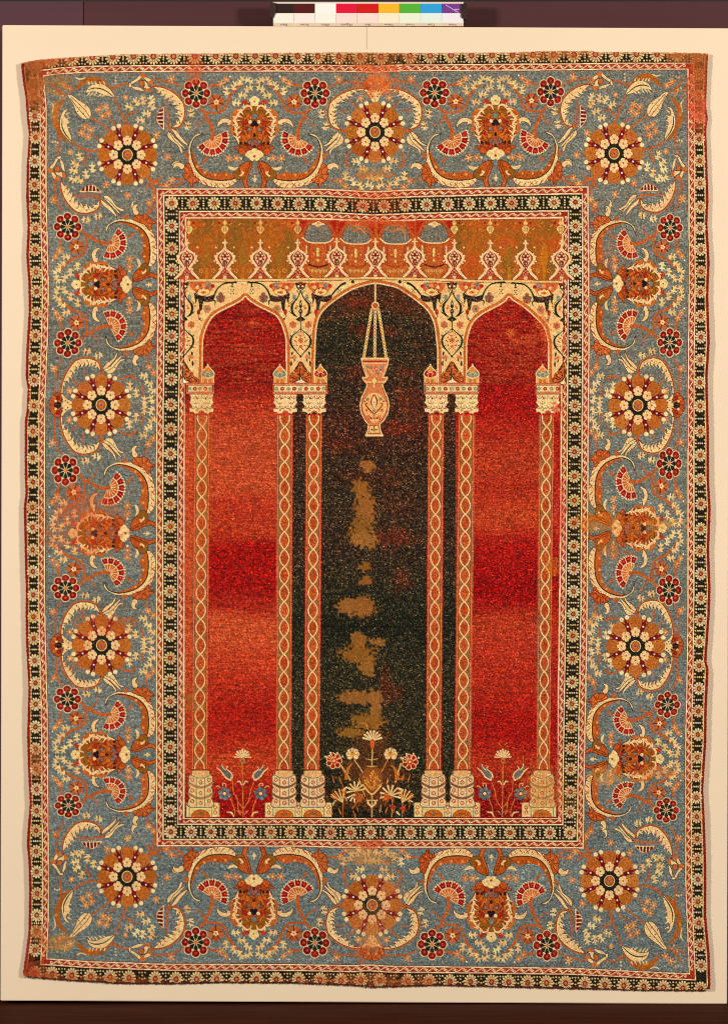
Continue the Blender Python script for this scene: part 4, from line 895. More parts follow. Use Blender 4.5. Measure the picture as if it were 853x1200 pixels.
# grey rims where the far left/right bases are rewoven
entab(218.8, 251.2, 0); entab(320, 384, 0); entab(496.4, 561, 0); entab(626.8, 656.6, 0)
for i, x in enumerate(CAPX): capital(x, K0+i*3, pale=i in (0, 5, 4))
for x, r in ((244, 0), (328.2, 0), (375.8, 1), (504, 1), (553.4, 0), (635, 0)): cupola(x, r, 0)
ENT = [(218.8, 251.2, 0), (320, 351.5, 1), (351.5, 384, 2), (496.4, 528.5, 3), (528.5, 561, 4), (626.8, 656.6, 5)]
for xa, xb, i in ENT: lab(np.array([(xa, 448.8), (xb, 448.8), (xb, 462.6), (xa, 462.6)]), K0+i*3)
for i, x in enumerate((244, 328.2, 375.8, 504, 553.4, 635)): lab(np.array([(x-7.4, 448.8), (x-7.6, 438), (x, 428), (x+7.6, 438), (x+7.4, 448.8)]), K0+i*3)

# ------------------------------------------------------------------ lamp
p = Pen(390, 330, 8.53)
p.line([(424, 25), (424, 215)], 2., (232, 150, 84)); 
for y in range(40, 215, 22): p.disc(424, y, 1.2, (246, 200, 140)); p.disc(424, y, .5, (140, 60, 30))
def chainl(a, b, n):
    for k in range(n+1):
        t = k/n; x, y = a[0]+(b[0]-a[0])*t, a[1]+(b[1]-a[1])*t
        p.disc(x, y, 1.75, jit((246, 188, 116), 6), ry=2.5); p.disc(x, y, .6, (140, 56, 30), ry=1.)
p.disc(424, 243, 4.6, (246, 190, 124)); p.disc(424, 243, 3.2, (176, 76, 34)); p.disc(424, 243, 1.6, (206, 100, 44))
chainl((388, 290), (310, 750), 15); chainl((424, 290), (418, 750), 15); chainl((457, 290), (532, 750), 15)
p = Pen(390, 420, 8.53)
lampo = [(285, 0), (295, 60), (312, 120), (340, 195), (300, 190), (320, 235), (345, 262), (330, 310), (290, 390), (272, 470), (285, 550), (320, 620), (355, 660), (350, 720), (328, 776), (498, 776), (475, 720), (468, 660), (510, 620), (548, 550), (562, 470), (545, 390), (508, 310), (495, 262), (525, 235), (545, 190), (500, 195), (530, 120), (548, 60), (556, 0)]
p.poly(lampo, (216, 126, 74), sm=False, ol=(246, 190, 128), olw=1.3)
lq = [(a/8.53+390, b/8.53+420) for a, b in lampo]; lab(np.array(lq), 13); lab(np.array([(425, 421), (434, 362), (439, 334), (441, 334), (445, 362), (454, 421)]), 13)
p.line([(288, 8), (552, 8)], 1.4, CR); p.line([(300, 34), (542, 34)], 1.1, (150, 30, 18)); p.line([(300, 20), (545, 20)], .9, (206, 84, 50)); p.line([(305, 52), (538, 52)], 1.2, (246, 190, 130))
p.poly([(318, 72), (525, 72), (500, 180), (420, 190), (345, 180)], (218, 134, 82))
for x, y, c in ((345, 90, (150, 140, 120)), (390, 95, (170, 130, 100)), (490, 90, (150, 140, 124)), (470, 120, (146, 130, 110)), (430, 100, (198, 76, 44)), (380, 130, (226, 150, 80)), (450, 150, (160, 130, 110)), (395, 165, (228, 140, 60)), (430, 125, (214, 90, 50)), (345, 130, (226, 130, 60)), (505, 120, (206, 100, 60))): p.disc(x, y, 1.9, c)
p.line([(315, 75), (350, 185)], 1., (246, 190, 130)); p.line([(530, 75), (500, 185)], 1., (246, 190, 130)); p.line([(350, 100), (400, 150), (440, 100), (490, 150)], .8, (240, 180, 120))
p.line([(295, 200), (330, 235), (420, 240), (510, 235), (545, 200)], [1.4, 2, 2.4, 2, 1.4], (244, 170, 108)); p.line([(320, 250), (515, 250)], .8, (160, 44, 22)); p.poly([(412, 185), (448, 225), (415, 270), (380, 225)], (246, 192, 110), sm=False, ol=(150, 30, 20), olw=.6); p.line([(412, 265), (412, 285)], 1.6, CR)
p.poly([(415, 350), (490, 385), (530, 470), (500, 570), (415, 640), (335, 570), (305, 470), (345, 385)], (240, 176, 106), ol=(246, 200, 140), olw=.8)
p.line([(345, 300), (300, 400), (285, 470), (300, 550), (350, 640)], .9, (160, 50, 26)); p.line([(495, 300), (535, 400), (548, 470), (535, 550), (480, 640)], .9, (160, 50, 26))
for s in (1, -1):
    q = lambda a: (412+s*a[0], a[1])
    p.line([q((0, 560)), q((50, 510)), q((85, 460)), q((60, 450))], [1.2, 1.6, 1.4, .8], (150, 30, 20)); p.line([q((0, 500)), q((30, 440)), q((12, 380)), q((0, 365))], [1, 1.5, 1.5, 1.2], (160, 34, 22))
    p.disc(*q((65, 410)), 2., (150, 140, 96)); p.disc(*q((55, 585)), 2.2, (226, 120, 60)); p.disc(*q((75, 520)), 1.6, (214, 90, 50)); p.disc(*q((30, 600)), 1.3, (150, 40, 24)); p.disc(*q((95, 430)), 1.2, (206, 90, 44)); p.disc(*q((55, 610)), 1., (150, 40, 24))
p.poly([(412, 395), (432, 440), (412, 500), (392, 440)], (250, 214, 150)); p.disc(412, 440, 1., (170, 140, 80)); p.disc(412, 525, 2., (150, 130, 104)); p.disc(412, 600, 1.6, (190, 110, 60)); p.line([(412, 560), (412, 580)], 1, (150, 110, 60))
p.poly([(370, 675), (452, 675), (470, 750), (352, 750)], (244, 188, 118), sm=False, ol=(170, 60, 30), olw=.7); p.disc(412, 715, 2., (170, 130, 80)); p.disc(388, 714, 1., (90, 30, 20)); p.disc(438, 714, 1., (90, 30, 20)); p.disc(412, 688, 1., (90, 30, 20)); p.line([(330, 768), (496, 768)], 1.7, (248, 206, 140))

# ------------------------------------------------------------------ flower sprays
def spray(ox, sg, dk):
    p = Pen(205, 870, 8.53, lambda q: np.c_[ox+sg*(q[:, 0]-285), q[:, 1]])
    Sx = (206, 116, 52)
    for l, w in (([(685, 735), (685, 650), (682, 500), (680, 420), (678, 210)], 1.2), ([(685, 650), (640, 600), (610, 520)], 1.1), ([(685, 660), (740, 580), (760, 480), (790, 400)], 1.1), ([(685, 700), (640, 670), (628, 560), (590, 500), (580, 390), (575, 330)], 1.), ([(600, 730), (598, 660), (560, 560)], 1.1), ([(780, 730), (785, 650), (815, 570)], 1.1), ([(478, 235), (480, 130)], .7), ([(660, 20), (640, 0)], .9), ([(700, 30), (725, 0)], .9)):
        p.line(l, w, Sx)
    for k in range(9):
        a = math.radians(-90+(k-4)*21); r = 9.2 if k % 2 == 0 else 8.4
        cx, cy = 680, 150
        p.line([(cx, cy), (cx+math.cos(a)*r*8.53, cy+math.sin(a)*r*8.53*1.05)], [1, 2.2], CR if k not in (0, 8) else (238, 170, 110), sm=False)
        p.line([(cx, cy), (cx+math.cos(a+.18)*r*8, cy+math.sin(a+.18)*r*8)], .4, (150, 50, 24), sm=False)
    p.disc(678, 180, 3.1, (170, 120, 70) if not dk else (190, 100, 50)); p.disc(678, 180, 1.2, (130, 70, 50))
    for s in (1, -1):
        q = lambda a: (680+s*(a[0]-680), a[1])
        # grey tulips
        p.poly([q((790, 330)), q((830, 280)), q((900, 225)), q((880, 290)), q((850, 340)), q((800, 372))], (116, 108, 96))
        p.line([q((795, 345)), q((800, 372)), q((850, 345)), q((890, 290)), q((935, 250))], [1.2, 1.8, 1.6, 1.6, .8], CR); p.line([q((780, 345)), q((795, 300)), q((840, 262)), q((825, 235))], [1.6, 1.5, 1.3, .8], (248, 190, 130)); p.line([q((850, 275)), q((880, 240)), q((885, 215))], [1, .9, .6], CR)
        # blue six-petalled flowers
        cx, cy = q((860, 508))
        for k in range(6):
            a = k*math.pi/3+.3; p.disc(cx+math.cos(a)*45, cy+math.sin(a)*45, 2.7, jit((112, 116, 108), 6), ol=(70, 60, 60), olw=.4)
        p.disc(cx, cy, 1.9, (250, 200, 130)); p.line([q((845, 440)), q((850, 410)), q((880, 405)), q((875, 430))], .9, (236, 170, 110)); p.line([q((900, 450)), q((925, 430)), q((940, 440))], .9, (236, 170, 110))
        # small calyx leaves
        p.line([q((690, 420)), q((710, 385)), q((735, 392))], [1, 1.8, .8], CR); p.line([q((770, 735)), q((790, 700)), q((835, 690))], [1, 2.2, 1], CR); p.line([q((700, 715)), q((720, 690)), q((735, 680))], [.8, 1.4, .8], (226, 130, 80))
lab(np.array([(256, 900), (285, 872), (315, 900), (313, 957), (256, 957)]), 14)
lab(np.array([(560, 900), (588, 872), (618, 900), (612, 957), (560, 957)]), 15)
spray(285, 1, 0); spray(588.4, -1, 1)
lab(np.array([(383, 885), (410, 860), (437, 850), (465, 860), (494, 885), (484, 940), (484, 957), (390, 957), (390, 940)]), 16)
p = Pen(375, 840, 6.562); AXC = 398
for l, w in (([(398, 765), (398, 600), (398, 400), (402, 230)], 1.6), ([(398, 600), (360, 540), (330, 430), (265, 330)], 1.6), ([(398, 600), (440, 530), (470, 430), (520, 330)], 1.4), ([(230, 480), (200, 430), (160, 370)], 2.4), ([(580, 500), (600, 420), (620, 360)], 2), ([(398, 700), (360, 630)], 1.4), ([(398, 700), (440, 635)], 1.4), ([(175, 765), (175, 660)], 1.1), ([(630, 765), (635, 660)], 1.1), ([(550, 765), (555, 650), (530, 600)], 1.3), ([(250, 700), (300, 620), (280, 560)], 1.3)):
    p.line(l, w, (206, 160, 90) if w > 1.4 else (200, 110, 46))
for k in range(46):
    a_, b_ = rng.uniform(90, 700), rng.uniform(430, 760); c_ = [(196, 112, 44), (176, 92, 36), (214, 150, 84), (150, 84, 34)][k % 4]
    d_ = (1 if a_ > 398 else -1)
    p.line([(a_, b_+24), (a_+d_*6, b_), (a_+d_*rng.uniform(8, 26), b_-rng.uniform(14, 34))], [.8, rng.uniform(1.2, 2.4), .6], jit(c_, 8))
p.poly([(402, 380), (455, 400), (480, 450), (470, 520), (430, 560), (398, 590), (365, 555), (325, 510), (322, 450), (350, 400)], (146, 80, 32))
for k in range(34):
    a_ = math.radians(rng.uniform(-170, -10)); r_ = rng.uniform(30, 88); p.line([(400, 560), (400+math.cos(a_)*r_*.9, 545+math.sin(a_)*r_*1.7)], [.7, 1.5], jit((212, 138, 62) if k % 3 else (176, 92, 34), 8), sm=False)
for k in range(26):
    a = k*2.4; r = math.sqrt(k)*13; p.disc(400+math.cos(a)*r, 480+math.sin(a)*r, .9, jit((226, 160, 60) if k % 2 else (160, 70, 24), 8))
p.line([(330, 520), (398, 592), (470, 525)], 1.8, (238, 180, 100))
def fanf(x, y, a, n, r, col, sp=22, w=2.4):
    for k in range(n):
        t = math.radians(a+(k-(n-1)/2)*sp); p.line([(x, y), (x+math.cos(t)*r*6.562, y+math.sin(t)*r*6.562)], [1, w], jit(col, 4), sm=False)
        if k < n-1:
            t = math.radians(a+(k-(n-1)/2+.5)*sp); p.line([(x, y), (x+math.cos(t)*r*5.4, y+math.sin(t)*r*5.4)], .45, (120, 30, 16), sm=False)
fanf(402, 180, -90, 8, 11, CR, 21, 2.6); p.disc(402, 180, 1.8, (186, 44, 20)); p.poly([(385, 180), (420, 180), (412, 235), (392, 235)], (204, 90, 34)); p.line([(370, 95), (350, 50), (310, 45)], [1.6, 1.4, .8], (200, 126, 50)); p.line([(430, 95), (450, 60), (478, 55)], [1.6, 1.4, .8], (190, 100, 40))
for (x, y, sg) in ((252, 285, -1), (543, 285, 1)):
    for k in range(7):
        a = math.radians(-90+(k-3)*44); p.disc(x+math.cos(a)*32, y+math.sin(a)*30, 3.2, CR, ol=(150, 90, 40), olw=.4)
    p.disc(x, y, 2.8, (220, 150, 50)); p.line([(x, y-12), (x+8, y-50)], .8, (120, 40, 20)); p.line([(x, y), (x-20, y-40)], .6, (120, 40, 20))
for (x, y) in ((108, 335), (690, 345)):
    for k in range(7):
        a = k*2*math.pi/7; p.disc(x+math.cos(a)*42, y+math.sin(a)*42, 3.1, (166, 26, 16), ol=(244, 176, 120), olw=1.)
    p.disc(x, y, 3.8, (204, 90, 40)); p.disc(x, y, 1.4, CR)
    for k in range(4):
        a = math.radians(-150+k*40); p.line([(x+math.cos(a)*25, y+math.sin(a)*25), (x+math.cos(a)*78, y+math.sin(a)*66)], .7, (244, 190, 130), sm=False); p.disc(x+math.cos(a)*78, y+math.sin(a)*66, 1.2, CR)
fanf(175, 655, -115, 6, 15, (206, 110, 40), 15, 1.9); fanf(175, 655, -115, 4, 16, (246, 196, 120), 20, 1.2)
fanf(630, 655, -65, 6, 15, (206, 110, 40), 15, 1.9); fanf(630, 655, -65, 4, 16, (246, 196, 120), 20, 1.2)
fanf(540, 600, -90, 8, 11.5, CR, 30, 2.3); fanf(275, 565, -100, 7, 10, (238, 190, 116), 30, 2.2); fanf(265, 590, 120, 3, 9, CR, 30, 2.)
fanf(490, 640, -50, 4, 9, (204, 96, 34), 18, 2); fanf(300, 650, -100, 4, 9, (196, 100, 40), 24, 2)
p.line([(180, 560), (205, 540), (235, 560)], [1, 2, .8], CR); p.line([(615, 560), (600, 545), (635, 560), (625, 580)], [1, 1.6, 1.4, .8], CR)
for s in (1, -1): p.line([(398, 690), (398+s*30, 660), (398+s*25, 640)], [1.6, 2., .8], CR); p.line([(398+s*10, 640), (398+s*40, 640)], 1.2, (240, 196, 120)); p.line([(398, 330), (398+s*45, 320)], [1.4, .8], (206, 160, 90)); p.line([(398, 380), (398+s*40, 375)], [1.4, .8], (206, 160, 90))
p.line([(200, 470), (215, 400), (250, 355)], [4, 3, 1], (196, 112, 36)); p.line([(590, 470), (575, 400), (545, 370)], [4, 3, 1], (196, 112, 36)); p.line([(590, 480), (640, 470)], [1, 2, .8][:2], (196, 90, 36)); p.line([(120, 640), (105, 660), (100, 680)], [1, 1.4, .8], CR); p.line([(690, 640), (710, 650)], [1, 1.2], CR)
p.line([(550, 700), (540, 680), (575, 690)], 2.2, (190, 50, 30)); p.line([(620, 700), (650, 690), (640, 730)], 2.2, (196, 56, 32)); p.line([(590, 730), (610, 750)], [2.4, 1.6], CR); p.line([(95, 745), (90, 700)], [1, 1.6], (190, 110, 50))

# ------------------------------------------------------------------ old repairs and fading (dye loss that belongs to the wool)
def wear(x, y, rx, ry, col, al, sd): blot(x, y, rx, ry, col, al, sd, 2.6, 1.5)
for i, (x, y, rx, ry, c, al) in enumerate((
    (443, 100, 30, 13, (214, 104, 48), .6), (444, 95, 12, 14, (232, 130, 70), .6), (440, 70, 60, 8, (178, 104, 50), .55), (440, 80, 34, 5, (216, 100, 56), .6), (436, 205, 26, 8, (206, 130, 62), .6),
    (96, 622, 46, 26, (206, 92, 44), .38), (85, 590, 26, 22, (206, 92, 50), .28), (112, 596, 34, 18, (206, 90, 40), .3), (60, 72, 34, 8, (190, 96, 44), .6), (40, 98, 9, 30, (172, 92, 40), .85), (42, 152, 6, 14, (190, 80, 40), .3),
    (68, 98, 18, 12, (170, 110, 54), .55), (66, 132, 6, 14, (200, 130, 60), .45), (820, 130, 14, 18, (224, 96, 60), .5), (812, 110, 12, 44, (200, 80, 44), .4), (818, 85, 12, 30, (170, 90, 36), .6), (640, 66, 46, 6, (186, 110, 52), .55), (805, 66, 30, 6, (176, 100, 44), .6),
    (50, 1146, 34, 8, (176, 84, 36), .6), (120, 1148, 60, 6, (180, 92, 38), .4), (36, 1135, 8, 20, (170, 56, 30), .5), (45, 1096, 8, 14, (184, 100, 46), .6), (44, 895, 8, 18, (186, 100, 50), .6), (430, 1148, 70, 8, (190, 104, 54), .5), (480, 1152, 40, 6, (186, 96, 46), .5), (715, 1110, 50, 8, (170, 120, 60), .0),
    (700, 612, 26, 12, (214, 118, 30), .5), (715, 640, 24, 16, (206, 100, 30), .32), (780, 614, 24, 6, (226, 160, 80), .5), (742, 616, 26, 14, (206, 112, 40), .35), (440, 236, 40, 16, (206, 84, 34), .38), (440, 260, 30, 3, (206, 90, 50), .6), (440, 264, 60, 8, (206, 96, 36), .3),
    (433, 1000, 28, 12, (226, 160, 84), .5), (430, 1008, 34, 10, (176, 122, 70), .3), (436, 988, 24, 6, (206, 80, 44), .5), (432, 1112, 16, 14, (206, 96, 44), .5), (436, 1100, 14, 18, (226, 160, 90), .4), (68, 1104, 20, 9, (206, 140, 60), .5), (240, 520, 10, 120, (196, 110, 50), .2), (224, 660, 8, 60, (206, 100, 50), .5), (222, 820, 6, 16, (160, 110, 40), .6),
    (646, 665, 8, 14, (206, 120, 30), .5), (640, 930, 30, 26, (214, 150, 70), .3), (632, 925, 24, 26, (206, 120, 60), .2), (588, 950, 24, 8, (190, 90, 40), .2), (320, 265, 40, 10, (190, 90, 30), .25), (714, 300, 14, 24, (206, 100, 50), .2), (770, 905, 30, 8, (216, 130, 70), .5), (710, 908, 20, 12, (226, 160, 90), .5), (655, 1120, 20, 5, (190, 110, 60), .0), (520, 340, 10, 6, (206, 90, 40), .2), (652, 480, 6, 10, (206, 60, 40), .6), (655, 600, 6, 40, (206, 60, 40), .4),
    (80, 780, 20, 8, (206, 96, 50), .2), (126, 732, 30, 12, (206, 96, 40), .35), (100, 740, 10, 26, (206, 96, 40), .2), (130, 250, 20, 12, (206, 96, 40), .0), (228, 72, 10, 26, (214, 96, 50), .5), (228, 95, 8, 8, (214, 90, 40), .4), (436, 1075, 30, 20, (206, 130, 80), .3), (455, 1045, 20, 30, (206, 130, 80), .2))):
    if al > 0: wear(x, y, rx, ry, c, al, 500+i)

# wool: abrash, streaks and uneven knots
lum = IMG.mean(-1, keepdims=True)
def blur(a):
    b = a.copy(); b[1:-1] = (a[:-2]+a[1:-1]*2+a[2:])/4; c = b.copy(); c[:, 1:-1] = (b[:, :-2]+b[:, 1:-1]*2+b[:, 2:])/4; return c
IMG += .85*(IMG-blur(blur(blur(IMG))))
spk = (rng.random((H//3+1, W//3+1)) > .965).astype(np.float32).repeat(3, 0).repeat(3, 1)[:H, :W]
IMG += (spk*(lum[..., 0] < 125))[..., None]*np.array((40, 34, 24), np.float32)
blueish = (np.clip(1-np.abs(IMG-np.array(BG, np.float32)).sum(-1)/90, 0, 1))[..., None]
ab = (vnoise(60, 1.1, 203)-.5)*.12+(vnoise(200, 5, 201)-.5)*.12+(vnoise(300, 40, 202)-.5)*.12
IMG *= (1+ab[..., None]*blueish)
yy = (np.arange(H)/SS+Y0)[:, None, None]
cool = np.clip((yy-420)/560, 0, 1)*blueish
IMG[..., 2:3] += 9*cool; IMG[..., 0:1] -= 8*cool; IMG[..., 1:2] += 1*cool
k1 = rng.normal(0, 1, (H//3+1, W//3+1)).astype(np.float32).repeat(3, 0).repeat(3, 1)[:H, :W]
k2 = rng.normal(0, 1, (H//3+1, W//4+1)).astype(np.float32).repeat(3, 0).repeat(4, 1)[:H, :W]
k3 = rng.normal(0, 1, (H//2+1, W//5+1)).astype(np.float32).repeat(2, 0).repeat(5, 1)[:H, :W]
L0 = lum[..., 0]
dk_ = np.clip((66-L0)/26, 0, 1)                      # brown-black wool: worn to light flecks
rd_ = np.clip((IMG[..., 0]-IMG[..., 1]*1.9)/60, 0, 1)*(1-dk_)*(IMG[..., 0] < 235)   # reds: thin pile, warp showing
bl_ = blueish[..., 0]
fieldm = np.zeros((H, W), np.float32); fieldm[int((330-Y0)*SS):int((958-Y0)*SS), int((217-X0)*SS):int((657-X0)*SS)] = 1
amp = .095+.09*bl_+(.05+.06*fieldm)*rd_+(.18+.2*fieldm)*dk_
k3b = rng.normal(0, 1, (H//3+1, W//8+1)).astype(np.float32).repeat(3, 0).repeat(8, 1)[:H, :W]
kk_ = .72*k1+.45*k2+.38*k3+.4*k3b*(rd_+dk_)*fieldm+.45*k3b*bl_
IMG *= np.exp(np.clip(amp*kk_, -1.1, .9))[..., None]
hi_ = np.maximum(kk_-.5, 0)
IMG += (hi_*rd_*(.4+fieldm))[..., None]*np.array((8, 13, 9), np.float32)
IMG += (hi_**1.5*dk_*(.35+fieldm))[..., None]*np.array((13, 11, 7), np.float32)
k4 = rng.normal(0, 1, (H//4+1, W//5+1)).astype(np.float32).repeat(4, 0).repeat(5, 1)[:H, :W]
IMG += (k4*bl_)[..., None]*np.array((9, -2, -6), np.float32)+(k4*dk_)[..., None]*np.array((6, 1, -3), np.float32)
IMG = np.clip(IMG, 4, 255)

# ------------------------------------------------------------------ 3D
K = .00157; CX = 426.5; BASE = 1174.
def wx(px): return (px-CX)*K
def wz(py): return (BASE-py)*K
def back(v, c, y): return c+(v-c)*(6.+y)/6.   # a point seen at v in the board's plane, carried back to depth y
def mat(name, col, rough=.6, **kw):
    m = bpy.data.materials.new(name); m.use_nodes = True; b = m.node_tree.nodes['Principled BSDF']
    b.inputs['Base Color'].default_value = (*col, 1); b.inputs['Roughness'].default_value = rough
    b.inputs['Specular IOR Level'].default_value = kw.get('spec', .3)
    return m
def noise_mat(name, c1, c2, scale, rough=.6, bump=.2, bscale=None, stretch=(1, 1, 1), spec=.3, bd=.001):
    m = mat(name, c1, rough, spec=spec); nt = m.node_tree; N = nt.nodes; L = nt.links; b = N['Principled BSDF']
    tc = N.new('ShaderNodeTexCoord'); mp = N.new('ShaderNodeMapping'); mp.inputs['Scale'].default_value = stretch
    L.new(tc.outputs['Object'], mp.inputs['Vector'])
    n = N.new('ShaderNodeTexNoise'); n.inputs['Scale'].default_value = scale; n.inputs['Detail'].default_value = 6; L.new(mp.outputs[0], n.inputs['Vector'])
    r = N.new('ShaderNodeValToRGB'); r.color_ramp.elements[0].color = (*c1, 1); r.color_ramp.elements[1].color = (*c2, 1); r.color_ramp.elements[0].position = .3; r.color_ramp.elements[1].position = .7
    L.new(n.outputs['Fac'], r.inputs['Fac']); L.new(r.outputs[0], b.inputs['Base Color'])
    n2 = N.new('ShaderNodeTexNoise'); n2.inputs['Scale'].default_value = bscale or scale*6; n2.inputs['Detail'].default_value = 3; L.new(mp.outputs[0], n2.inputs['Vector'])
    bp = N.new('ShaderNodeBump'); bp.inputs['Strength'].default_value = bump; bp.inputs['Distance'].default_value = bd; L.new(n2.outputs['Fac'], bp.inputs['Height']); L.new(bp.outputs[0], b.inputs['Normal'])
    return m
def meshobj(name, v, f, m, parent=None, smooth=False):
    me = bpy.data.meshes.new(name); me.from_pydata([tuple(map(float, a)) for a in v], [], f); me.update()
    if m: me.materials.append(m)
    if smooth: me.polygons.foreach_set('use_smooth', [True]*len(f))
    o = bpy.data.objects.new(name, me); C.objects.link(o)
    if parent: o.parent = parent
    return o
def box(name, x0, x1, y0, y1, z0, z1, m, parent=None, bev=0):
    import bmesh
    bm = bmesh.new()
    vs = [bm.verts.new(c) for c in ((x0,y0,z0),(x1,y0,z0),(x1,y1,z0),(x0,y1,z0),(x0,y0,z1),(x1,y0,z1),(x1,y1,z1),(x0,y1,z1))]
    for q in ((0,1,5,4),(1,2,6,5),(2,3,7,6),(3,0,4,7),(4,5,6,7),(3,2,1,0)): bm.faces.new([vs[i] for i in q])
    if bev: bmesh.ops.bevel(bm, geom=bm.edges[:], offset=bev, segments=2, affect='EDGES')
    me = bpy.data.meshes.new(name); bm.to_mesh(me); bm.free(); me.materials.append(m)
    o = bpy.data.objects.new(name, me); C.objects.link(o)
    if parent: o.parent = parent
    return o
def empty(name, loc, label, cat):
    o = bpy.data.objects.new(name, None); C.objects.link(o); o.location = loc; o['label'] = label; o['category'] = cat; o.empty_display_size = .1; return o

# wool material: dye from the knots' own colour, slight nap
wool = mat('dyed_wool', (.5, .3, .2), .92, spec=.12); nt = wool.node_tree; N = nt.nodes; L = nt.links; b = N['Principled BSDF']
at = N.new('ShaderNodeAttribute'); at.attribute_name = 'dye'
tc = N.new('ShaderNodeTexCoord'); n = N.new('ShaderNodeTexNoise'); n.inputs['Scale'].default_value = 420; n.inputs['Detail'].default_value = 4; L.new(tc.outputs['Object'], n.inputs['Vector'])
mr = N.new('ShaderNodeMapRange'); mr.inputs['From Min'].default_value = .3; mr.inputs['From Max'].default_value = .7; mr.inputs['To Min'].default_value = .8; mr.inputs['To Max'].default_value = 1.2; L.new(n.outputs['Fac'], mr.inputs['Value'])
mx = N.new('ShaderNodeMix'); mx.data_type = 'RGBA'; mx.blend_type = 'MULTIPLY'; mx.inputs['Factor'].default_value = 1.; L.new(at.outputs['Color'], mx.inputs['A']); L.new(mr.outputs[0], mx.inputs['B']); L.new(mx.outputs['Result'], b.inputs['Base Color'])
bp = N.new('ShaderNodeBump'); bp.inputs['Strength'].default_value = .35; bp.inputs['Distance'].default_value = .0008; L.new(n.outputs['Fac'], bp.inputs['Height']); L.new(bp.outputs[0], b.inputs['Normal'])

# knots: one vertex per 0.8 unit
ST_ = 2; hh, wwid = H//ST_, W//ST_
A = IMG[:hh*ST_, :wwid*ST_].reshape(hh, ST_, wwid, ST_, 3).mean((1, 3))/255.
lin = np.where(A <= .04045, A/12.92, ((A+.055)/1.055)**2.4); lin = np.clip(lin**1.06*.815, 0, .86)
lum = A.mean(-1)
px = X0+(np.arange(wwid)+.5)*ST_/SS; py = Y0+(np.arange(hh)+.5)*ST_/SS
low = vnoise(90, 70, 301)[::ST_, ::ST_][:hh, :wwid]; mid = vnoise(14, 9, 302)[::ST_, ::ST_][:hh, :wwid]; hi = rng.random((hh, wwid)).astype(np.float32)
rel = .0074+low*.0030+mid*.0007+hi*.00035-(lum < .25)*.0004   # the corroded dark wool is worn lower
PX, PY = np.meshgrid(px, py)
co = np.stack([wx(PX), -rel, wz(PY)], -1).astype(np.float32)
labc = LAB[1::ST_, 1::ST_][:hh, :wwid][:-1, :-1]
# parts
def labelname(k):
    return None
carpet = empty('prayer_carpet', (0, 0, wz(1150)), 'antique prayer carpet with three arched niches and a grey blue floral border', 'carpet')
carpet_z = wz(1150)
column_info = ['leftmost column, pale and part cut by the frame', 'left column of the pair between the red and black niches', 'column on the left side of the dark middle niche', 'column on the right side of the dark middle niche', 'column on the left side of the right red niche', 'rightmost column with a faded yellow foot']
PARTS = {1: ('selvage', None), 2: ('outer_border', 'dark border of cut orange rosettes at the carpet edge'), 3: ('guard_stripe', 'outer red stripe with cream scrolls'), 4: ('main_border', 'wide grey blue border of rosettes, palmettes and curved leaves'),
 5: ('guard_stripe', 'red scroll stripe just inside the blue border'), 6: ('inner_border', 'black border of round cream petalled rosettes'), 7: ('guard_stripe', 'innermost red scroll stripe round the field'), 8: ('frieze', 'golden brown strip of finials and grey domes above the arches'),
 9: ('spandrel', 'cream ground with black vines over the arches'), 10: ('niche', 'left red niche'), 11: ('niche', 'dark middle niche with tan repairs'), 12: ('niche', 'right red niche'), 13: ('hanging_lamp', 'woven mosque lamp on three chains'),
 14: ('flower_spray', 'small blue and cream flowers at the foot of the left niche'), 15: ('flower_spray', 'small blue and cream flowers at the foot of the right niche'), 16: ('flower_spray', 'large spray of carnations at the foot of the dark niche')}
def grid_part(name, k, parent, label=None):
    r, c = np.nonzero(labc == k)
    if len(r) == 0: return None
    a = r*wwid+c; q = np.stack([a, a+wwid, a+wwid+1, a+1], -1)
    u, inv = np.unique(q.ravel(), return_inverse=True)
    me = bpy.data.meshes.new(name); nv = len(u); nf = len(r)
    me.vertices.add(nv); v = co.reshape(-1, 3)[u].copy(); v[:, 2] -= carpet_z
    me.vertices.foreach_set('co', v.ravel())
    me.loops.add(nf*4); me.loops.foreach_set('vertex_index', inv.astype(np.int32).ravel())
    me.polygons.add(nf); me.polygons.foreach_set('loop_start', (np.arange(nf)*4).astype(np.int32))
    try: me.polygons.foreach_set('loop_total', np.full(nf, 4, np.int32))
    except Exception: pass
    me.update(calc_edges=True)
    me.polygons.foreach_set('use_smooth', np.ones(nf, bool))
    ca = me.color_attributes.new('dye', 'FLOAT_COLOR', 'POINT')
    col = np.ones((nv, 4), np.float32); col[:, :3] = lin.reshape(-1, 3)[u]; ca.data.foreach_set('color', col.ravel())
    me.materials.append(wool)
    o = bpy.data.objects.new(name, me); C.objects.link(o); o.parent = parent
    if label: o['label'] = label
    return o
for k, (nm, lb) in PARTS.items(): grid_part(nm, k, carpet, lb)
for i in range(6):
    kk = K0+i*3
    sh = grid_part('column', kk+1, carpet, column_info[i])
    grid_part('capital', kk, sh); grid_part('column_base', kk+2, sh)
# woven foundation: gives the carpet its thickness behind the knots
fo = noise_mat('carpet_foundation', (.22, .05, .03), (.3, .09, .05), 90, .95)
ep = ring(lambda y: EL(y)+.9, lambda x: ET(x)+.9, lambda y: ER(y)-.9, lambda x: EB(x)-.9, 130)
n_ = len(ep)
vv = [(wx(a), -.0066, wz(b_)-carpet_z) for a, b_ in ep]+[(wx(a), -.0006, wz(b_)-carpet_z) for a, b_ in ep]
meshobj('foundation', vv, [list(range(n_)), list(range(n_, 2*n_))[::-1]]+[[i, (i+1) % n_, n_+(i+1) % n_, n_+i] for i in range(n_)], fo, carpet)
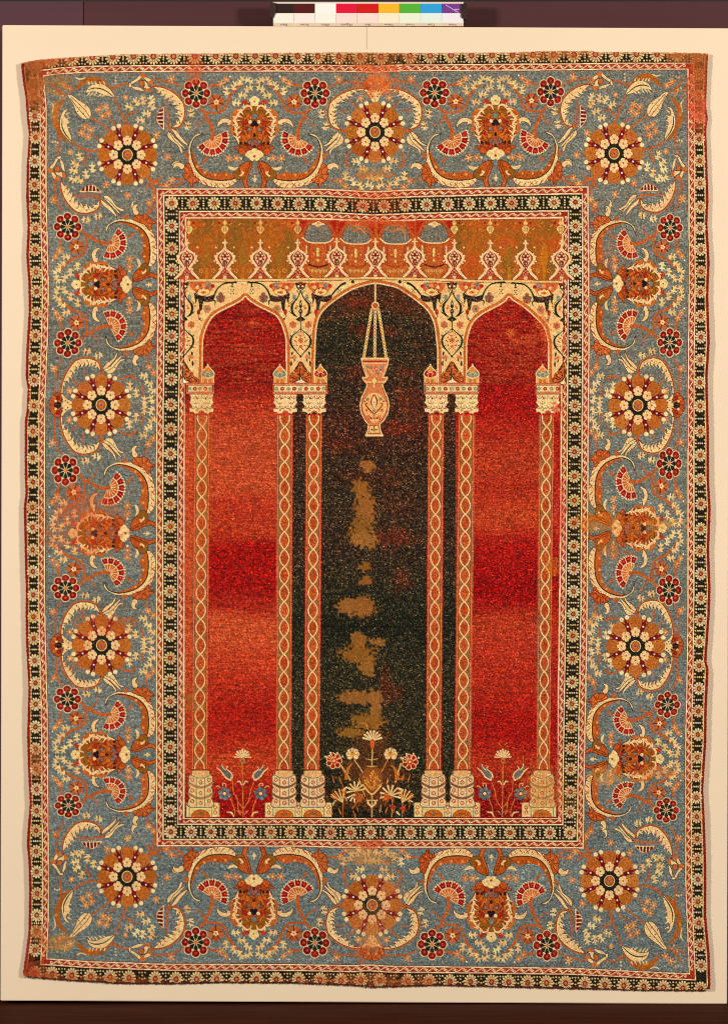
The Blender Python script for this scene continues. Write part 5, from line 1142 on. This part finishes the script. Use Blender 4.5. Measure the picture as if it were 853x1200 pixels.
# cord wound along the long sides and ragged fringe along the ends
rc = noise_mat('red_cord_wool', (.20, .012, .01), (.36, .045, .03), 160, .9, .5, 500)
def tube(name, pts, r, m, parent, nseg=6):
    pts = np.array(pts); T = np.gradient(pts, axis=0); T /= np.linalg.norm(T, axis=1)[:, None]+1e-12
    V, F = [], []
    for i, (p_, t) in enumerate(zip(pts, T)):
        u = np.cross(t, (0, 1, 0)); u /= np.linalg.norm(u)+1e-9; w = np.cross(t, u); rr = r[i] if np.ndim(r) else r
        for k in range(nseg):
            a = 2*math.pi*k/nseg; V.append(p_+(u*math.cos(a)+w*math.sin(a))*rr)
    for i in range(len(pts)-1):
        for k in range(nseg): F.append([i*nseg+k, i*nseg+(k+1) % nseg, (i+1)*nseg+(k+1) % nseg, (i+1)*nseg+k])
    return meshobj(name, V, F, m, parent, True)
ys = np.arange(76, 1142, 2.)
rr = (.0021+.0005*np.sin(ys*1.9)+rng.random(len(ys))*.0006)
tube('edge_cord', np.c_[wx(EL(ys)+.7), np.full(len(ys), -.0058), wz(ys)-carpet_z], rr, rc, carpet)
ys = np.arange(65, 1157, 2.)
rr = (.0021+.0005*np.sin(ys*1.7)+rng.random(len(ys))*.0006)
tube('edge_cord', np.c_[wx(ER(ys)-.7), np.full(len(ys), -.0058), wz(ys)-carpet_z], rr, rc, carpet)
fm = noise_mat('warp_ends_wool', (.42, .24, .16), (.6, .4, .3), 200, .9)
for nm, f, x0, x1, sg, ln in (('fringe', EB, 29, 829, -1, 2.6), ('fringe', ET, 28, 827, 1, 1.0)):
    V, F = [], []
    for x in np.arange(x0, x1, 1.15):
        l = ln*(.3+rng.random()*1.1); dx = rng.normal(0, .9); y0 = float(f(x)); w_ = .35
        a = len(V)
        for (xx, yy_, d) in ((x-w_, y0-sg*-1.2, .0058), (x+w_, y0-sg*-1.2, .0058), (x+w_*.5+dx, y0-sg*l, .002), (x-w_*.5+dx, y0-sg*l, .002)):
            V.append((wx(xx), -d, wz(yy_)-carpet_z))
        for (xx, yy_, d) in ((x, y0-sg*-1.2, .0045), (x+dx, y0-sg*l, .0012)): V.append((wx(xx), -d, wz(yy_)-carpet_z))
        F += [[a, a+1, a+2, a+3], [a+1, a+4, a+5, a+2], [a+4, a, a+3, a+5], [a+3, a+2, a+5]]
    meshobj(nm, V, F, fm, carpet)

# mounting board
cream = noise_mat('cream_cloth_board', (.735, .575, .395), (.765, .605, .42), 3, .9, .12, 700, spec=.1, bd=.0004)
TL, TR, BR_, BL_ = (3.2, 29.4), (854.5, 33.2), (851.4, 1176.4), (1., 1172.6)
V = [(wx(a), 0, wz(b_)) for a, b_ in (TL, TR, BR_, BL_)]+[(wx(a), .03, wz(b_)) for a, b_ in (TL, TR, BR_, BL_)]
import bmesh
bm = bmesh.new(); vs = [bm.verts.new(v) for v in V]
for q in ((0, 3, 2, 1), (4, 5, 6, 7), (0, 1, 5, 4), (1, 2, 6, 5), (2, 3, 7, 6), (3, 0, 4, 7)): bm.faces.new([vs[i] for i in q])
bmesh.ops.bevel(bm, geom=bm.edges[:], offset=.0012, segments=2, affect='EDGES')
bmesh.ops.recalc_face_normals(bm, faces=bm.faces[:])
me = bpy.data.meshes.new('mounting_board'); bm.to_mesh(me); bm.free(); me.materials.append(cream)
board = bpy.data.objects.new('mounting_board', me); C.objects.link(board); board['label'] = 'cream cloth covered board standing behind the carpet'; board['category'] = 'board'

# floor and backdrop
fl = noise_mat('dark_brown_wood_floor', (.028, .005, .002), (.062, .014, .006), 5, .7, .2, 60, stretch=(1.2, 9, 1), spec=.03)
floor = box('floor', -6, 6, -9, .5, -.05, wz(1177.), fl); floor['kind'] = 'structure'
w1 = noise_mat('maroon_painted_wall', (.052, .013, .013), (.07, .02, .021), 4, .8, .1, stretch=(.3, 1, 4))
w2 = noise_mat('plum_painted_wall', (.062, .021, .027), (.08, .028, .036), 4, .8, .1, stretch=(.3, 1, 4))
dkm = noise_mat('black_painted_rail', (.006, .005, .006), (.012, .01, .011), 8, .6)
ww_ = box('wall', back(wx(98.4), 0, .06), 6, .06, .1, wz(1177), back(wz(1.6), wz(600), .06), w1); ww_['kind'] = 'structure'
wl = box('wall', -6, back(wx(97.8), 0, .06), .058, .1, wz(1177), back(wz(1.6), wz(600), .058), w2); wl['kind'] = 'structure'
wb = box('wall', -6, 6, .101, .14, wz(1177), 3.2, dkm); wb['kind'] = 'structure'

# colour control strip standing on the board's top edge
sm = lambda n, c, r=.45: mat(n, c, r)
def s2l(c): return tuple(((x/255+.055)/1.055)**2.4*.8 if x > 10 else x/255/12.92 for x in c)
strip = empty('colour_control_strip', (wx(431), .012, wz(30.4)), 'printed colour patch strip clipped at both ends above the board', 'colour chart')
sz = wz(30.4); sxx = wx(431)
def rel_box(nm, xa, xb, ya, yb, d0, d1, m, bev=0): return box(nm, wx(xa)-sxx, wx(xb)-sxx, d0-.012, d1-.012, wz(yb)-sz, wz(ya)-sz, m, strip, bev)
card = rel_box('card', 320.2, 543, 3, 30.4, .004, .0065, noise_mat('card_white', s2l((252, 250, 240)), s2l((250, 246, 232)), 30, .5))
xs_ = [320.8, 344.4, 369, 393.8, 418.4, 443.4, 467.8, 492.8, 517.4, 542.6]
cols = [(46, 22, 12), (84, 8, 4), (253, 251, 240), (232, 0, 52), (216, 12, 0), (253, 188, 34), (84, 184, 48), (44, 164, 222), (124, 56, 146)]
tint = [(250, 246, 226), (253, 240, 226), (253, 248, 230), (253, 226, 212), (253, 226, 210), (253, 240, 206), (240, 246, 220), (236, 246, 232), (246, 240, 240)]
names = ['dark_brown', 'brown', 'white', 'magenta', 'red', 'yellow', 'green', 'cyan', 'violet']
words = ['Black', 'Brown', 'White', 'Magenta', 'Red', 'Yellow', 'Green', 'Cyan', 'Violet']
ink = mat('grey_ink', (.12, .09, .08), .6)
for i in range(9):
    pt = rel_box('colour_patch', xs_[i]+.15, xs_[i+1]-.15, 3.9, 15.1, .0033, .0040, sm(names[i]+'_ink', s2l(cols[i]))); pt['label'] = ('black' if i == 0 else names[i].replace('_', ' '))+' patch'
    tp = rel_box('tint_patch', xs_[i]+.15, xs_[i+1]-.15, 15.6, 26.4, .0033, .0040, sm(names[i]+'_tint_ink', s2l(tint[i]))); tp['label'] = 'pale patch below the '+names[i].replace('_', ' ')+' one'
lb_ = rel_box('name_band', 320.4, 542.8, 26.8, 30.3, .0030, .0040, noise_mat('peach_paper', s2l((238, 206, 170)), s2l((228, 194, 160)), 60, .6))
for i, wd in enumerate(words):
    cu = bpy.data.curves.new('lettering', 'FONT'); cu.body = wd; cu.size = 3.9*K; cu.align_x = 'CENTER'; cu.align_y = 'CENTER'; cu.extrude = .00008
    to = bpy.data.objects.new('tmp', cu); me = bpy.data.meshes.new_from_object(to); bpy.data.objects.remove(to); me.name = 'lettering'; me.materials.append(ink)
    o = bpy.data.objects.new('lettering', me); C.objects.link(o); o.parent = lb_
    o.rotation_euler = (math.pi/2, math.pi, 0); o.location = ((wx((xs_[i]+xs_[i+1])/2)-sxx), .0029-.012, wz(28.7)-sz)
clipm = noise_mat('dark_brown_clip_metal', (.02, .007, .005), (.035, .014, .01), 60, .5)
for nm, pp in (('end_clip', [(316.5, 2), (323.5, 3.4), (323.5, 14), (320.5, 20.6), (316.5, 20.6)]), ('end_clip', [(547, 3), (539.8, 5), (540, 20), (544, 22.6), (547, 22.6)])):
    if pp[0][0] > 500: pp = pp
    v = [(wx(a)-sxx, .0012-.012, wz(b_)-sz) for a, b_ in pp]+[(wx(a)-sxx, .012-.012, wz(b_)-sz) for a, b_ in pp]; m5 = len(pp)
    meshobj(nm, v, [list(range(m5)), list(range(m5, 2*m5))[::-1]]+[[i, (i+1) % m5, m5+(i+1) % m5, m5+i] for i in range(m5)], clipm, strip)
rel_box('top_edge', 320, 543.2, 2.0, 3.4, .0025, .0075, sm('cream_edge', s2l((236, 210, 186))))
# scratches on the violet patch
V, F = [], []
for (a, b_, c, d) in ((522, 5, 537, 14), (530, 11, 538, 10), (534, 8, 533, 14)):
    n0 = len(V); 
    for (x, y) in ((a, b_), (c, d), (c, d+.7), (a, b_+.6)): V.append((wx(x)-sxx, .0029-.012, wz(y)-sz))
    F.append([n0, n0+1, n0+2, n0+3])
sc = meshobj('scratch', V, F, sm('bare_card', s2l((240, 220, 240))), [o for o in strip.children if o.name.startswith('colour_patch')][-1])

# crease line in the board's cloth, top middle, and tiny specks
V, F = [], []
for (x, y, w_, h_) in ((429.4, 31.4, .5, 26), (97, 36, .9, .9), (24.5, 1154, 1.2, 1), (151, 1156, 1.4, .8), (23, 845, 1, .8), (690, 42, .8, .8), (812, 430, .7, .9)):
    n0 = len(V)
    for (a, b_) in ((x, y), (x+w_, y), (x+w_, y+h_), (x, y+h_)): V.append((wx(a), -.0004, wz(b_)))
    F.append([n0, n0+3, n0+2, n0+1])
meshobj('cloth_crease', V[:4], F[:1], mat('tan_crease_line', (.5, .37, .25), .9), board)  # crease drawn as a flat strip, a darker tan than the cloth

# ------------------------------------------------------------------ light: two copy lamps and camera
wd_ = bpy.data.worlds.new('World'); bpy.context.scene.world = wd_; wd_.use_nodes = True
wd_.node_tree.nodes['Background'].inputs[0].default_value = (1, .93, .88, 1); wd_.node_tree.nodes['Background'].inputs[1].default_value = .12
from mathutils import Vector
def lamp(nm, loc, tgt, e, size, col):
    l = bpy.data.lights.new(nm, 'AREA'); l.energy = e; l.size = size; l.color = col
    o = bpy.data.objects.new(nm, l); C.objects.link(o); o.location = loc; o.rotation_euler = (Vector(tgt)-Vector(loc)).to_track_quat('-Z', 'Y').to_euler(); return o
lamp('studio_lamp', (-3.3, -3.4, 2.0), (0, 0, 1.05), 189, .5, (1, .965, .92))
lamp('studio_lamp', (3.4, -3.3, 2.0), (0, 0, 1.0), 189, .5, (1, .965, .92))
D = 6.
cam = bpy.data.cameras.new('Camera'); co_ = bpy.data.objects.new('Camera', cam); C.objects.link(co_)
co_.location = (0, -D, wz(600)); co_.rotation_euler = (math.pi/2, 0, 0)
cam.sensor_fit = 'VERTICAL'; cam.sensor_height = 36; cam.lens = 36*(D+0)/(1200*K); cam.clip_end = 100
sc_ = bpy.context.scene; sc_.camera = co_; sc_.cycles.filter_width = 1.05
sc_.view_settings.view_transform = 'Standard'; sc_.view_settings.look = 'None'; sc_.view_settings.exposure = 0; sc_.view_settings.gamma = 1
